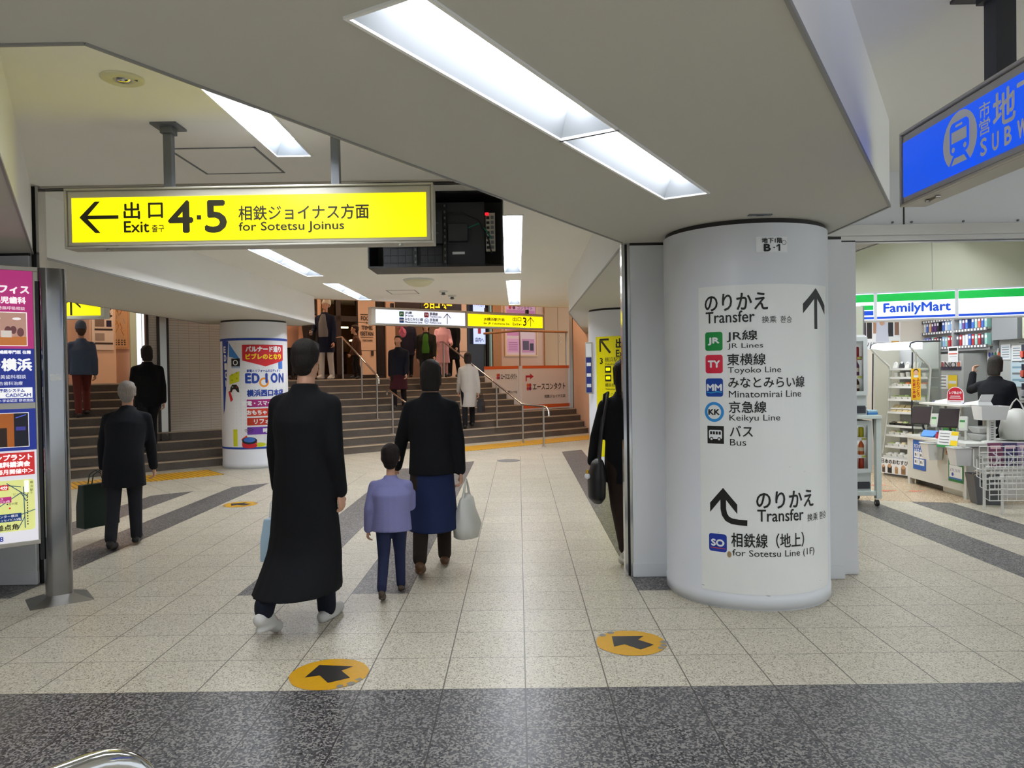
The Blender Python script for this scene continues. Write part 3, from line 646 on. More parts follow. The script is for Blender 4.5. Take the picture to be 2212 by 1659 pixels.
for i, (x, y) in enumerate(((-1.28, 13.1), (-1.2, 13.9))):
    t = thing('sprinkler_head', (x, y, CEI), ['small ceiling sensor, left and nearer of two above the far sign', 'small ceiling sensor, right and farther of two above the far sign'][i], 'sensor')
    b = MB(); b.lathe([(.075, 0), (.075, -.02), (.05, -.03), (.03, -.03)], (x, y, CEI), OFFW, 24); obj('base', b, t)
    b = MB(); b.lathe([(.03, -.03), (.03, -.06), (.05, -.062), (.02, -.075), (.001, -.075)], (x, y, CEI), MGREY, 20); obj('head', b, t)
t = thing('vent_grille', (1.48, 4.70, SOF), 'small dark slotted plate in the beam right above the round column', 'vent')
b = MB(); b.box(1.42, 1.56, 4.60, 4.64, SOF - .006, SOF + .001, MGREY); obj('plate', b, t)
b = MB(); b.box(1.47, 1.51, 4.608, 4.632, SOF - .008, SOF - .005, DGREY); obj('lens', b, t)

# ================================================================== SIGN SHEETS ON COLUMNS
cc = on_cyl(1.577, 5.263, .5455)
a = Art(du=.03); a.rect(-.452, .105, .502, 2.058, PANELM, 0)
sheet = a.obj('transfer_sign', cc); tag(sheet, 'tall white curved transfer sign sheet wrapped on the near round column', 'sign')
a = Art(du=.03); K = INK
a.text('のりかえ', -.404, 1.900, -.014, 2.006, K, 2, .002); a.text('Transfer', -.399, 1.824, -.094, 1.896, K, 2, .001)
a.text('换乘', -.050, 1.815, .040, 1.858, K, 2); a.text('환승', .066, 1.815, .143, 1.858, K, 2)
a.rect(.336, 1.777, .368, 2.0, K, 1); 
for d in (-1, 1): a.poly([(.352, 2.038), (.352 + d * .122, 1.935), (.352 + d * .122, 1.875), (.352, 1.985)], K, 1.2)
y = 0
badge(a, -.406, 1.649, -.290, 1.768, 'JR', '#0f8a3c', .62, .38); a.text('JR線', -.263, 1.700, -.078, 1.772, K, 2, .001); a.text('JR Lines', -.258, 1.652, -.045, 1.692, K, 2)
badge(a, -.405, 1.505, -.290, 1.622, 'TY', '#d3203f', .66, .36); a.text('東横線', -.262, 1.553, -.030, 1.626, K, 2, .001); a.text('Toyoko Line', -.258, 1.494, .067, 1.542, K, 2)
badge(a, -.404, 1.355, -.290, 1.472, 'MM', '#0b3f9c', .84, .34); a.line([(-.398, 1.385), (-.37, 1.379), (-.33, 1.387), (-.297, 1.383)], .006, ink('#2aa8e0'), 3)
a.text('みなとみらい線', -.256, 1.410, .235, 1.480, K, 2, .001); a.text('Minatomirai Line', -.254, 1.350, .208, 1.392, K, 2)
a.ring(-.350, 1.257, .046, .064, ink('#2b8fd8'), 1.2); a.text('KK', -.386, 1.240, -.314, 1.274, K, 2, .002)
a.text('京急線', -.254, 1.253, -.028, 1.326, K, 2, .001); a.text('Keikyu Line', -.252, 1.192, .058, 1.242, K, 2)
a.rect(-.397, 1.054, -.288, 1.168, K, 1); a.rrect(-.386, 1.085, -.300, 1.142, .01, WINK, 2)
for k in range(4): a.rect(-.378 + .019 * k, 1.113, -.364 + .019 * k, 1.133, K, 3)
for x in (-.368, -.318): a.disc(x, 1.086, .011, K, 3); a.disc(x, 1.083, .007, WINK, 3.4)
a.text('バス', -.250, 1.103, -.112, 1.172, K, 2, .001); a.text('Bus', -.250, 1.046, -.152, 1.088, K, 2)
# bent arrow
a.line([(-.150, .558), (-.205, .560), (-.245, .565), (-.272, .578), (-.290, .605), (-.297, .64), (-.297, .72)], .036, K, 1)
for x, y in ((-.205, .560), (-.245, .565), (-.272, .578), (-.290, .605), (-.297, .64)): a.disc(x, y, .018, K, 1.1, n=14)
for d in (-1, 1): a.poly([(-.297, .774), (-.297 + d * .087, .672), (-.297 + d * .087, .612), (-.297, .72)], K, 1.3)
a.text('のりかえ', -.094, .652, .305, .758, K, 2, .002); a.text('Transfer', -.089, .570, .217, .645, K, 2, .001); a.text('换乘', .250, .556, .350, .604, K, 2); a.text('환승', .372, .556, .462, .604, K, 2)
badge(a, -.394, .362, -.277, .476, 'SO', '#17369c', .7, .36); a.line([(-.385, .385), (-.286, .385)], .004, ink('#d84a30'), 3)
a.text('相鉄線（地上）', -.248, .402, .220, .494, K, 2, .001); a.text('for Sotetsu Line (1F)', -.242, .334, .312, .388, K, 2)
a.disc(-.262, .352, .014, ink('#a08a66'), 1.5, .02, 14)
a.obj('lettering', cc, sheet)
a = Art(du=.03); a.rect(-.081, 2.255, .116, 2.352, WINK, 0); b1 = a.obj('floor_number_plate', cc); tag(b1, 'small white plate reading 地下1階 B·1 high on the near round column', 'sign')
a = Art(du=.03); a.text('地下1階', -.045, 2.312, .082, 2.345, K, 2, .001); a.text('B', -.032, 2.263, .006, 2.305, K, 2, .003); a.disc(.030, 2.284, .005, K, 2); a.rect(.058, 2.263, .069, 2.305, K, 2); a.poly([(.058, 2.305), (.045, 2.296), (.045, 2.287), (.058, 2.294)], K, 2.2); a.ring(.095, 2.315, .012, .015, MGREY, 2); a.obj('lettering', cc, b1)
# poster wrapped round the middle column
ce2 = on_cyl(-4.53, 12.9, .546, .0016)
a = Art(du=.04); a.rect(-.75, .330, .95, 2.165, mat('poster white', '#e6e8ec', .35), 0)
wrap = a.obj('column_poster', ce2); tag(wrap, 'white and blue shop poster wrapped round the column before the stairs', 'poster')
NB = ink('#1d3f9c'); RD = ink('#c8202c'); YE = ink('#f3d21b'); OR = ink('#e8922a')
a = Art(du=.04); a.rect(-.75, 2.125, .95, 2.165, NB, 1); a.rect(-.75, .330, .95, .362, NB, 1)
for i in range(15):
    for j in range(26): a.disc(-.2 + .075 * i, .42 + .066 * j, .006, ink('#c9ccd2'), 1, n=6)
a.poly([(-.45, 2.13), (-.27, 2.12), (-.33, 1.5), (-.40, 1.0), (-.45, .9)], NB, 1.6)
for i, ch in enumerate('EDION'): a.text(ch, -.40 + .01 * i, 1.93 - .14 * i, -.34 + .01 * i, 2.03 - .14 * i, WINK, 2.5, .006)
a.poly([(-.26, 2.1), (-.05, 1.82), (-.26, 1.86)], ink('#3b82d0'), 2)
a.poly([(-.01, 2.055), (.72, 2.055), (.72, 1.795), (.355, 1.695), (-.01, 1.795)], RD, 2)
a.text('パルナード通り', .05, 1.935, .66, 2.025, WINK, 3, .006); a.text('ビブレのとなり', .05, 1.815, .66, 1.905, YE, 3, .006)
a.text('家電とリフォームのエディオン', .06, 1.60, .64, 1.645, NB, 2, .002)
for ch, x0, x1 in (('E', .04, .12), ('D', .145, .25), ('I', .36, .38), ('O', .45, .57), ('N', .61, .72)): a.text(ch, x0, 1.425, x1, 1.575, NB, 2, .01)
a.ring(.33, 1.43, .05, .08, OR, 1.8)
a.text('横浜西口本店', .058, 1.20, .70, 1.31, NB, 2, .006)
for i, (s, h) in enumerate((('家電・スマートフォン', '#a01c74'), ('おもちゃ・ゲーム', '#c83c22'), ('リフォーム', '#b83018'), ('時計', '#6a35a0'))):
    y0 = 1.025 - .152 * i; a.rect(.05, y0, .70, y0 + .125, ink(h), 2); a.text(s, .375, y0 + .025, None, y0 + .1, WINK, 3, .004, 'c')
# toys on the poster: camera, brick, game pad, robot cleaner
a.rect(-.21, 1.70, -.05, 1.83, BLACKP, 2); a.rect(-.21, 1.67, -.05, 1.70, ink('#9fb6d2'), 2); a.disc(-.13, 1.762, .045, WINK, 3); a.disc(-.13, 1.762, .03, BLACKP, 3.4)
a.poly([(-.26, 1.55), (-.06, 1.62), (-.07, 1.45), (-.26, 1.40)], ink('#c9cf22'), 2)
for x, y in ((-.2, 1.56), (-.11, 1.59), (-.2, 1.47), (-.11, 1.5)): a.disc(x, y, .018, ink('#a9b016'), 3, n=12)
a.poly([(-.24, 1.35), (-.2, 1.40), (-.12, 1.40), (-.08, 1.35), (-.07, 1.27), (-.11, 1.28), (-.14, 1.32), (-.19, 1.32), (-.22, 1.27), (-.25, 1.28)], BLACKP, 2); a.disc(-.115, 1.36, .011, RD, 3, n=8); a.line([(-.21, 1.36), (-.18, 1.36)], .012, WINK, 3)
a.poly([(-.29, 1.28), (-.25, 1.30), (-.19, 1.15), (-.24, 1.11)], RD, 2)
a.disc(.08, .47, .12, ink('#1c1c22'), 2, .06); a.disc(.08, .485, .095, ink('#3a6fc0'), 3, .042); a.rect(-.04, .385, .20, .45, RD, 1.8); a.disc(.08, .385, .12, RD, 1.9, .04)
for k in (1, 2, 3): a.line([(.06 - .02 * k, .585 + .02 * k), (.08, .6 + .026 * k), (.10 + .02 * k, .585 + .02 * k)], .007, BLACKP, 3)
a.poly([(-.05, .50), (.04, .56), (.07, .45), (-.02, .42)], ink('#d8442c'), 1.6); a.disc(.25, .40, .09, ink('#c9cf22'), 1.7, .035); a.rect(-.2, .38, -.12, .66, ink('#c9cf22'), 1.6)
a.rect(.60, 1.65, .70, 1.82, ink('#3b6fc4'), 1.5)
a.obj('lettering', ce2, wrap)
# yellow exit list on the far column
cf = on_cyl(1.64, 11.68, .546, .0016)
a = Art(du=.04); a.rect(-.545, .245, .45, 2.046, mat('yellow sheet', '#f0e400', .35), 0); ys = a.obj('exit_list_sign', cf); tag(ys, 'yellow curved exit list on the far column behind the grey wing wall', 'sign')
a = Art(du=.04); K = SIGNINK
a.line([(-.43, 1.98), (-.28, 1.80)], .034, K, 1); a.line([(-.455, 1.99), (-.455, 1.82)], .03, K, 1.2); a.line([(-.465, 2.0), (-.30, 2.0)], .03, K, 1.2)
a.text('出口', -.19, 1.87, .06, 2.01, K, 2, .004); a.text('Exit', -.19, 1.74, -.02, 1.84, K, 2, .003)
a.text('3', -.46, 1.64, -.41, 1.725, K, 2, .004); a.text('横浜駅東口', -.37, 1.665, -.03, 1.735, K, 2); a.text('Yokohama Sta. East', -.37, 1.615, .02, 1.65, K, 2)
for i, (s, e) in enumerate((('東口バスターミナル', 'East Bus Terminal'), ('横浜シティ・エア', 'Yokohama City Air'))):
    y = 1.535 - .13 * i; a.rect(-.37, y - .03, -.27, y + .07, K, 1); a.rrect(-.355, y, -.285, y + .045, .01, YEL, 2); a.text(s, -.24, y + .01, .25, y + .075, K, 2); a.text(e, -.24, y - .04, .2, y, K, 2)
a.text('横浜市行政サービス', -.37, 1.29, .1, 1.35, K, 2); a.text('Yokohama City Adm.', -.37, 1.24, .05, 1.275, K, 2); a.text('FOOD & TIME', -.37, 1.15, .05, 1.2, ink('#8d8a1a'), 2)
a.obj('lettering', cf, ys)
t = thing('notice_board', (1.12, 11.5, 1.2), 'narrow framed blue notice at the left edge of the far column', 'sign')
b = MB(); b.obox((1.02, 11.42, 1.19), (.95, -.3, 0), (0, 0, 1), (-.3, -.95, 0), (0, .11), (0, .78), (-.03, 0), SATIN); obj('frame', b, t)
a = Art(); a.rect(.01, .02, .095, .55, ink('#1b2a78'), 1); a.rect(.01, .56, .095, .76, WINK, 1)
for z in (.1, .26, .42): a.rect(.02, z, .085, z + .05, WINK, 2)
a.obj('notice', on_plane((1.02, 11.42, 1.19), (.95, -.3, 0), (-.3, -.95, 0)), t)

# ================================================================== ADVERTISING LIGHT BOX AND STEEL POST
dB = V((.78, .62, 0)).normalized(); nB = dB.cross(V((0, 0, 1))); ob = V((-3.30, 5.08, .41)) - dB * .90
t = thing('advert_board', ob + dB * .45, 'pink and blue dental clinic light box standing at the left edge', 'advertisement')
b = MB(); W_, H_ = .945, 1.885; up = V((0, 0, 1))
b.obox(ob, dB, up, nB, (0, W_), (0, H_), (-.13, -.012), SATIN)
for q in ((0, W_, 0, .03), (0, W_, H_ - .03, H_), (0, .03, .03, H_ - .03), (W_ - .03, W_, .03, H_ - .03)): b.obox(ob, dB, up, nB, q[:2], q[2:], (-.012, .004), SATIN)
obj('frame', b, t, .003)
pk = lit('#b8307c', .55); bl = lit('#1b2f90', .5); wt = lit('#e4e2ea', .55); rd = lit('#c82a2a', .55); yl = lit('#e2e690', .55)
x1 = .917; x0 = .03
a = Art(); a.rect(x0, 1.330, x1, 1.855, pk, 0); a.rect(x0, .965, x1, 1.33, bl, 0); a.rect(x0, .925, x1, .965, SATIN, 0); a.rect(x0, .645, x1, .925, bl, 0); a.rect(x0, .03, x1, .645, wt, 0)
pan = a.obj('lit_poster', on_plane(ob, dB, nB), t)
a = Art(); WK = lit('#ffffff', .6)
a.text('オフィス', .893, 1.700, None, 1.752, WK, 2, .003, 'r'); a.text('小児歯科', .873, 1.632, None, 1.676, WK, 2, .002, 'r'); a.text('睡眠時無呼吸相談', .868, 1.588, None, 1.612, WK, 2, 0, 'r')
a.rect(.55, 1.347, .879, 1.575, WK, 1); a.rect(.555, 1.352, .874, 1.57, lit('#c79a8a', .5), 2); a.rect(.555, 1.352, .874, 1.41, lit('#c9783c', .55), 3)
for x, y, r in ((.77, 1.45, .02), (.80, 1.455, .018), (.84, 1.44, .02)): a.disc(x, y, r, lit('#7a4a4c', .4), 3.5, r * 1.5, 12)
a.rect(.73, 1.405, .79, 1.45, lit('#e8dcd4', .5), 4); a.disc(.82, 1.53, .025, WK, 3, .008, 14); a.disc(.71, 1.53, .02, WK, 3, .007, 14)
a.text('矯正歯科医・補綴専門医 在籍', .895, 1.295, None, 1.318, WK, 2, .001, 'r'); a.text('センター横浜', .898, 1.182, None, 1.262, WK, 2, .004, 'r')
a.text('審美歯科相談', .865, 1.128, None, 1.155, WK, 2, 0, 'r'); a.text('総合歯科治療', .845, 1.085, None, 1.11, WK, 2, 0, 'r')
a.rect(.5, .998, .90, 1.068, WK, 1); a.text('予防システム', .855, 1.038, None, 1.06, bl, 2, .001, 'r'); a.text('ン　CAD/CAM', .89, 1.006, None, 1.03, bl, 2, .001, 'r'); a.text('ト学会認定 研修施設', .905, .972, None, .992, WK, 2, 0, 'r')
a.rect(.55, .668, .875, .90, WK, 1); a.rect(.554, .672, .871, .896, lit('#a85a1a', .5), 2); a.rect(.79, .672, .871, .896, lit('#0c0c22', .3), 3); a.rect(.66, .672, .75, .80, lit('#2c1608', .3), 3); a.line([(.80, .865), (.86, .885)], .006, lit('#5060d0', .6), 4); a.rect(.80, .78, .855, .805, lit('#3a3890', .5), 4)
a.rect(.45, .478, .902, .632, rd, 1); a.text('インプラント', .888, .582, None, .62, WK, 2, .002, 'r'); a.text('無料講演会', .875, .536, None, .572, WK, 2, .002, 'r'); a.text('毎月開催中＞', .892, .49, None, .522, WK, 2, .001, 'r')
a.rrect(.40, .105, .898, .448, .02, yl, 1); dk = ink('#2a2a2a'); rv = ink('#6f93a8')
for p in ([(.62, .36), (.72, .42), (.82, .40)], [(.74, .43), (.86, .33)], [(.70, .28), (.82, .36), (.85, .30)], [(.72, .18), (.84, .22), (.90, .24)], [(.835, .40), (.84, .12)], [(.80, .12), (.84, .2)]): a.line(p, .006, rv, 2)
for k in range(12): a.rect(.852, .14 + .018 * k, .858, .15 + .018 * k, dk, 3)
a.rect(.84, .36, .865, .44, WK, 2.5); 
for i, c_ in enumerate('横浜駅'): a.text(c_, .872, .415 - .026 * i, .890, .435 - .026 * i, dk, 3)
a.rect(.58, .385, .75, .42, rd, 2.5); a.text('徒歩4分', .745, .39, None, .415, WK, 3, .001, 'r'); a.text('ビックカメラ', .885, .345, None, .362, dk, 3, 0, 'r')
a.rect(.58, .30, .765, .34, pk, 2.5); a.text('オフィス', .72, .318, None, .335, WK, 3, 0, 'r'); a.text('ビル3階', .755, .302, None, .316, WK, 3, 0, 'r'); a.disc(.742, .29, .004, dk, 3, n=8); a.text('吉村家', .80, .282, None, .299, dk, 3, 0, 'r'); a.disc(.755, .262, .006, rd, 3, n=10)
a.rect(.58, .172, .82, .225, ink('#1d54a8'), 2.5); a.text('センター横浜', .80, .20, None, .219, WK, 3, 0, 'r'); a.text('ニッセイビル5階', .815, .177, None, .193, WK, 3, 0, 'r'); a.text('交差点角', .80, .115, None, .155, dk, 3, .001, 'r'); a.text('-8888', .715, .045, None, .078, bl, 3, .001, 'r')
a.obj('lettering', on_plane(ob, dB, nB), pan)
# steel post
pb = V((-3.215, 5.165, 0)) + dB * .012
t = thing('steel_post', pb, 'polished steel post on a four-sided base beside the dental light box', 'post')
b = MB(); pr = []
hw, hd, r_ = .083, .055, .045
for cx, cy, a0 in ((hw - r_, hd - r_, 0), (-hw + r_, hd - r_, 90), (-hw + r_, -hd + r_, 180), (hw - r_, -hd + r_, 270)):
    pr += [(cx + r_ * cos(R(a0 + k * 15)), cy + r_ * sin(R(a0 + k * 15))) for k in range(7)]
wpt = lambda x, y: (pb.x + dB.x * x - nB.x * y, pb.y + dB.y * x - nB.y * y)
n_ = len(pr); vs = [(*wpt(x, y), z) for z in (.02, 2.29) for x, y in pr]
b.add(vs, [(i, (i + 1) % n_, n_ + (i + 1) % n_, n_ + i) for i in range(n_)], PSTEEL, True); b.add(vs[n_:], [tuple(range(n_))], PSTEEL); obj('shaft', b, t)
b = MB(); vs = [(*wpt(x, y), z) for z, k, q in ((0, .19, .16), (.045, .085, .058)) for x, y in ((-k, -q), (k, -q), (k, q), (-k, q))]
b.add(vs, [(0, 1, 5, 4), (1, 2, 6, 5), (2, 3, 7, 6), (3, 0, 4, 7), (4, 5, 6, 7), (3, 2, 1, 0)], BRUSH); obj('base', b, t)
b = MB(); b.obox((pb.x, pb.y, 1.52), dB, up, nB, (-.035, .035), (0, .045), (.0555, .058), WINK); obj('torn_sticker', b, t)
b = MB(); b.obox((pb.x, pb.y, 0), dB, up, nB, (-.105, -.083), (.3, 2.2), (-.02, .02), BLACKP); obj('joint_strip', b, t)
# handrail crest at the bottom left
RL, RR = V((-1.04, 1.13, 0)), V((-.742, 1.47, 0)); dr = (RL - RR).normalized(); q = .11; zt = .804
pts = [RR + ZA_ * .02, RR + ZA_ * (zt - q)] + [RR + dr * (q - q * cos(pi / 2 * k / 8)) + ZA_ * (zt - q + q * sin(pi / 2 * k / 8)) for k in range(1, 9)]
pts += [RL - dr * (q - q * cos(pi / 2 * k / 8)) + ZA_ * (zt - q + q * sin(pi / 2 * k / 8)) for k in range(8, 0, -1)] + [RL + ZA_ * (zt - q), RL + ZA_ * .02]
t = thing('barrier_rail', (-.89, 1.3, 0), 'curved polished steel barrier rail poking in at the bottom left corner', 'rail')
b = MB(); b.tube(pts, .025, CHROME, 20); obj('rail', b, t)
for p in (RL, RR):
    b = MB(); b.lathe([(.06, 0), (.06, .008), (.045, .02), (.03, .022)], (p.x, p.y, 0), BRUSH, 24); obj('foot_flange', b, t)

# ================================================================== FLOOR MARKERS, MANHOLE
ARW = [(-.097, .103), (.09, .103), (.048, .043), (.126, -.04), (.038, -.113), (-.04, -.028), (-.105, -.064)]
yd = mat('floor sticker yellow', '#c99608', .45, noise=(40, .1)); wo = mat('worn patch', '#82807a', .6)
for i, (cx, cy, rot, r, lab, worn) in enumerate(((-.99, 3.82, -8, .2, 'round yellow floor sticker with black arrow, nearest the viewer at left', [(300, .9), (318, .94), (335, .92)]), (.61, 4.21, 0, .195, 'round yellow floor sticker with worn edge, in front of the round column', [(0, .95), (345, .93), (330, .9), (120, .96), (140, .97)]), (-3.35, 8.95, 25, .2, 'worn yellow floor sticker farthest away, by the dark floor stripe', [(30, .9), (200, .9), (220, .92)]))):
    t = thing('floor_sticker', (cx, cy, 0), lab, 'floor marker', 'yellow arrow floor stickers')
    b = MB(); n_ = 48; b.add([(cx + r * (1 + .012 * random.uniform(-1, 1)) * cos(2 * pi * k / n_), cy + r * (1 + .012 * random.uniform(-1, 1)) * sin(2 * pi * k / n_), .0022) for k in range(n_)], [tuple(range(n_))], yd); obj('disc', b, t)
    b = MB(); c_, s_ = cos(R(rot)), sin(R(rot)); pts = [V(((x * c_ - y * s_) * r / .2 + cx, (x * s_ + y * c_) * r / .2 + cy, .0032)) for x, y in ARW]
    b.add(pts, [tuple(q) for q in tessellate_polygon([pts])], mat('arrow black', '#201e1e', .5)); obj('arrow', b, t)
    for an, rad in worn:
        b = MB(); b.add([(cx + r * rad * cos(R(an)) + .028 * random.uniform(.5, 1) * cos(R(k * 60)), cy + r * rad * sin(R(an)) + .03 * random.uniform(.5, 1) * sin(R(k * 60)), .0029) for k in range(6)], [tuple(range(6))], wo)
        obj('worn_patch', b, t)
t = thing('manhole_cover', (-.19, 13.05, 0), 'round metal floor cover set in the tiles before the stairs', 'cover')
b = MB(); b.lathe([(.2, 0), (.2, .004), (.17, .004)], (-.19, 13.05, 0), MGREY, 40); obj('rim', b, t)
b = MB(); b.lathe([(.168, 0), (.168, .003), (.05, .003), (.05, .006), (.001, .006)], (-.19, 13.05, 0), mat('cover plate', '#8d877b', .5), 40); obj('plate', b, t)

# emergency call box on the shop-side wing wall
t = thing('call_box', (2.16, 5.43, 1.74), 'grey emergency button box with conduit beside the round column', 'switch box')
b = MB(); b.box(2.08, 2.20, 5.38, 5.44, 1.86 - .02, 2.015, mat('box metal', '#bdbdb8', .4, .2)); obj('body', b, t, .008)
a = Art(); a.rect(.015, .13, .105, .145, OR, 1); a.rect(.015, .08, .075, .125, MGREY, 1); a.rect(.085, .05, .105, .07, MGREY, 1); a.rect(.085, .02, .105, .04, MGREY, 1); a.obj('label', on_plane((2.08, 5.379, 1.85), (1, 0, 0), (0, -1, 0)), t)
b = MB(); b.tube([(2.125, 5.38, 1.885), (2.125, 5.368, 1.885)], .021, ink('#b03a34', .3), 20); obj('red_button', b, t)
b = MB(); b.box(2.115, 2.155, 5.405, 5.44, 2.015, 2.30, OFFW); b.box(2.09, 2.175, 5.39, 5.44, 2.30, 2.40, OFFW); obj('conduit', b, t, .006)

# ================================================================== THE SHOP
FD = V((cos(R(-18)), sin(R(-18)), 0)); FO = V((4.06, 9.0, 2.07)); FN = FD.cross(V((0, 0, 1))); up = V((0, 0, 1))
b = MB(); b.obox(FO, FD, up, FN, (-1.3, 5.5), (.345, 1.15), (-.12, -.01), mat('cream wall', '#c9cbb4', .6, noise=(.7, .03)))
b.obox(FO, FD, up, FN, (.78, .784), (.345, 1.15), (-.011, -.008), MGREY); struct('wall_shop_front', b)
b = MB(); b.box(2.9, 6.6, 11.75, 11.85, 0, 2.9, mat('shop wall', '#d8d0c4', .6)); struct('wall_shop_back', b)
b = MB(); b.box(6.42, 6.5, 5.7, 11.75, 0, 3.1, mat('shop wall grey', '#aeb0ae', .5)); struct('wall_shop_right', b)
b = MB(); b.box(2.8, 2.9, 8.9, 11.75, 0, 2.9, MATS['shop wall']); struct('wall_shop_left', b)
b = MB(); b.prism([(2.9, 9.55), (6.42, 8.42), (6.42, 11.75), (2.9, 11.75)], 2.62, 2.66, CEILM); struct('ceiling_shop', b)
for i, (x, y) in enumerate(((3.7, 9.7), (4.6, 9.5), (4.6, 10.6), (5.6, 9.3), (5.7, 10.6), (3.7, 10.9))):
    t = thing('ceiling_light', (x, y, 2.62), 'bright ceiling panel inside the shop behind the sign band', 'light', 'shop ceiling panels')
    b = MB(); b.box(x - .5, x + .5, y - .08, y + .08, 2.6, 2.618, mat('shop tube', '#ffffff', .4, emit=23, ecol='#f6fbff')); obj('diffuser', b, t)
    b = MB()
    for q in ((x - .53, x + .53, y - .11, y - .08), (x - .53, x + .53, y + .08, y + .11), (x - .53, x - .5, y - .08, y + .08), (x + .5, x + .53, y - .08, y + .08)): b.box(*q, 2.59, 2.62, WHITE)
    obj('frame', b, t)
t = thing('shop_sign', FO + FD * 1.0, 'lit green, white and blue shop sign band over the shop front', 'sign')
b = MB(); b.obox(FO, FD, up, FN, (-.95, 4.4), (0, .345), (-.16, -.005), WHITE); b.obox(FO, FD, up, FN, (-.95, 4.4), (0, .012), (-.02, .01), OFFW); b.obox(FO, FD, up, FN, (-.95, 4.4), (.333, .345), (-.02, .01), OFFW); obj('housing', b, t)
LG = lit('#00a03c', .62); LW = lit('#e6ecff', .9); LB = lit('#0b3fb0', .7)
for i, (a0, a1) in enumerate(((-.655, .165), (.2, 1.012), (1.048, 1.86), (1.895, 2.71), (2.745, 3.56))):
    a = Art(); a.rect(a0, .018, a1, .328, LW, 0); a.rect(a0, .228, a1, .318, LG, 1); a.rect(a0, .026, a1, .053, LB, 1)
    p = a.obj('lit_panel', on_plane(FO, FD, FN, .0015), t)
    a = Art()
    if i == 0: a.rect(.02, .135, .16, .19, LG, 2); a.rect(.02, .072, .16, .125, LB, 2); a.obj('stripe_mark', on_plane(FO, FD, FN, .0015), p)
    if i == 1: a.text('FamilyMart', .272, .068, .965, .203, LB, 2, .005); a.obj('lettering', on_plane(FO, FD, FN, .0015), p)

def carton(b, x0, x1, y0, y1, z0, z1, m): b.box(x0, x1, y0, y1, z0, z1, m)
# drinks cabinets on a trolley
t = thing('display_trolley', (3.6, 8.45, 0), 'white wheeled trolley frame holding the lower drinks cabinet, beside the pier', 'trolley')
cw = mat('trolley white', '#c9d2cc', .4)
for x in (3.16, 3.90):
    b = MB(); b.box(x, x + .055, 8.24, 8.30, .09, .97, cw); b.box(x, x + .055, 8.74, 8.80, .09, .97, cw); obj('upright', b, t)
b = MB(); b.box(3.16, 3.955, 8.22, 8.82, .965, 1.0, cw); obj('top_board', b, t, .004)
b = MB(); b.box(3.215, 3.90, 8.25, 8.79, .12, .17, cw); obj('bottom_board', b, t, .004)
b = MB(); b.box(3.215, 3.90, 8.76, 8.78, .17, .965, mat('trolley back', '#8b857c', .6)); obj('back_board', b, t)
for x in (3.2, 3.92):
    for y in (8.28, 8.76):
        b = MB(); b.tube([(x - .014, y, .036), (x + .014, y, .036)], .036, BLACKP, 18); b.tube([(x - .017, y, .036), (x + .017, y, .036)], .014, CHROME, 12); b.box(x - .02, x + .02, y - .012, y + .012, .07, .1, CHROME); obj('caster', b, t)
def cabinet(name, x0, x1, y0, y1, z0, z1, zs, label, grille):
    t = thing(name, ((x0 + x1) / 2, (y0 + y1) / 2, z0), label, 'cabinet'); g0 = z0 + grille; cwm = mat('cabinet white', '#c2c9c6', .35)
    b = MB(); b.box(x0, x1, y0 + .03, y1, z0, g0, cwm); b.box(x0, x0 + .03, y0 + .03, y1, g0, z1, cwm); b.box(x1 - .03, x1, y0 + .03, y1, g0, z1, cwm); b.box(x0, x1, y0 + .03, y1, z1 - .04, z1, cwm); b.box(x0, x1, y1 - .03, y1, g0, z1, cwm); obj('shell', b, t)
    b = MB(); b.box(x0 + .01, x1 - .01, y0 + .02, y0 + .03, z0 + .02, z0 + grille * .42, MGREY)
    for k in range(9): b.box(x0 + .02, x1 - .02, y0 + .015, y0 + .02, z0 + .025 + grille * .042 * k, z0 + .033 + grille * .042 * k, DGREY)
    obj('grille', b, t)
    b = MB(); w_ = .045
    for q in ((x0, x1, g0, g0 + w_), (x0, x1, z1 - w_, z1), (x0, x0 + w_, g0 + w_, z1 - w_), (x1 - w_, x1, g0 + w_, z1 - w_)): b.box(q[0], q[1], y0, y0 + .028, q[2], q[3], cwm)
    d = obj('door_frame', b, t); b = MB(); b.box(x0 + w_, x1 - w_, y0 + .01, y0 + .014, g0 + w_, z1 - w_, GLASS); obj('pane', b, d)
    for z, pc in zs:
        b = MB(); b.box(x0 + .03, x1 - .03, y0 + .06, y1 - .03, z - .008, z, cwm); sh = obj('shelf', b, t)
        b = MB(); b.box(x0 + .04, x1 - .04, y0 + .05, y0 + .06, z - .028, z + .008, pc)
        for k in range(5): b.box(x1 - .09 - .085 * k, x1 - .04 - .085 * k, y0 + .048, y0 + .05, z - .022, z + .002, WINK if k % 2 else ink('#c9d06a'))
        obj('price_strip', b, sh)
    b = MB(); b.box(x0 + .04, x1 - .04, y1 - .06, y1 - .05, g0 + .1, z1 - .06, mat('cabinet lamp', '#ffffff', .4, emit=1.2)); obj('lamp', b, t)
    return t
cabinet('drinks_cabinet', 3.24, 3.865, 8.27, 8.74, .17, .94, [(.40, ink('#b03030')), (.555, WINK), (.75, WINK)], 'white glass-door drinks cabinet inside the trolley frame', .2)
cabinet('warmer_cabinet', 3.2, 3.825, 8.27, 8.74, 1.0, 1.86, [(1.25, WINK), (1.43, WINK), (1.64, ink('#b03030'))], 'white glass-door warmer cabinet standing on top of the trolley', .22)
b = MB(); b.box(3.1, 3.80, 8.32, 8.8, 1.885, 2.2, mat('cream panel', '#b9bba6', .6)); b.box(3.80, 3.815, 8.32, 8.8, 1.87, 2.2, MGREY); b.box(3.1, 3.815, 8.31, 8.8, 1.862, 1.885, WHITE); tag(obj('panel_board', b), 'cream panel above the warmer cabinet, under the shop sign', 'panel')
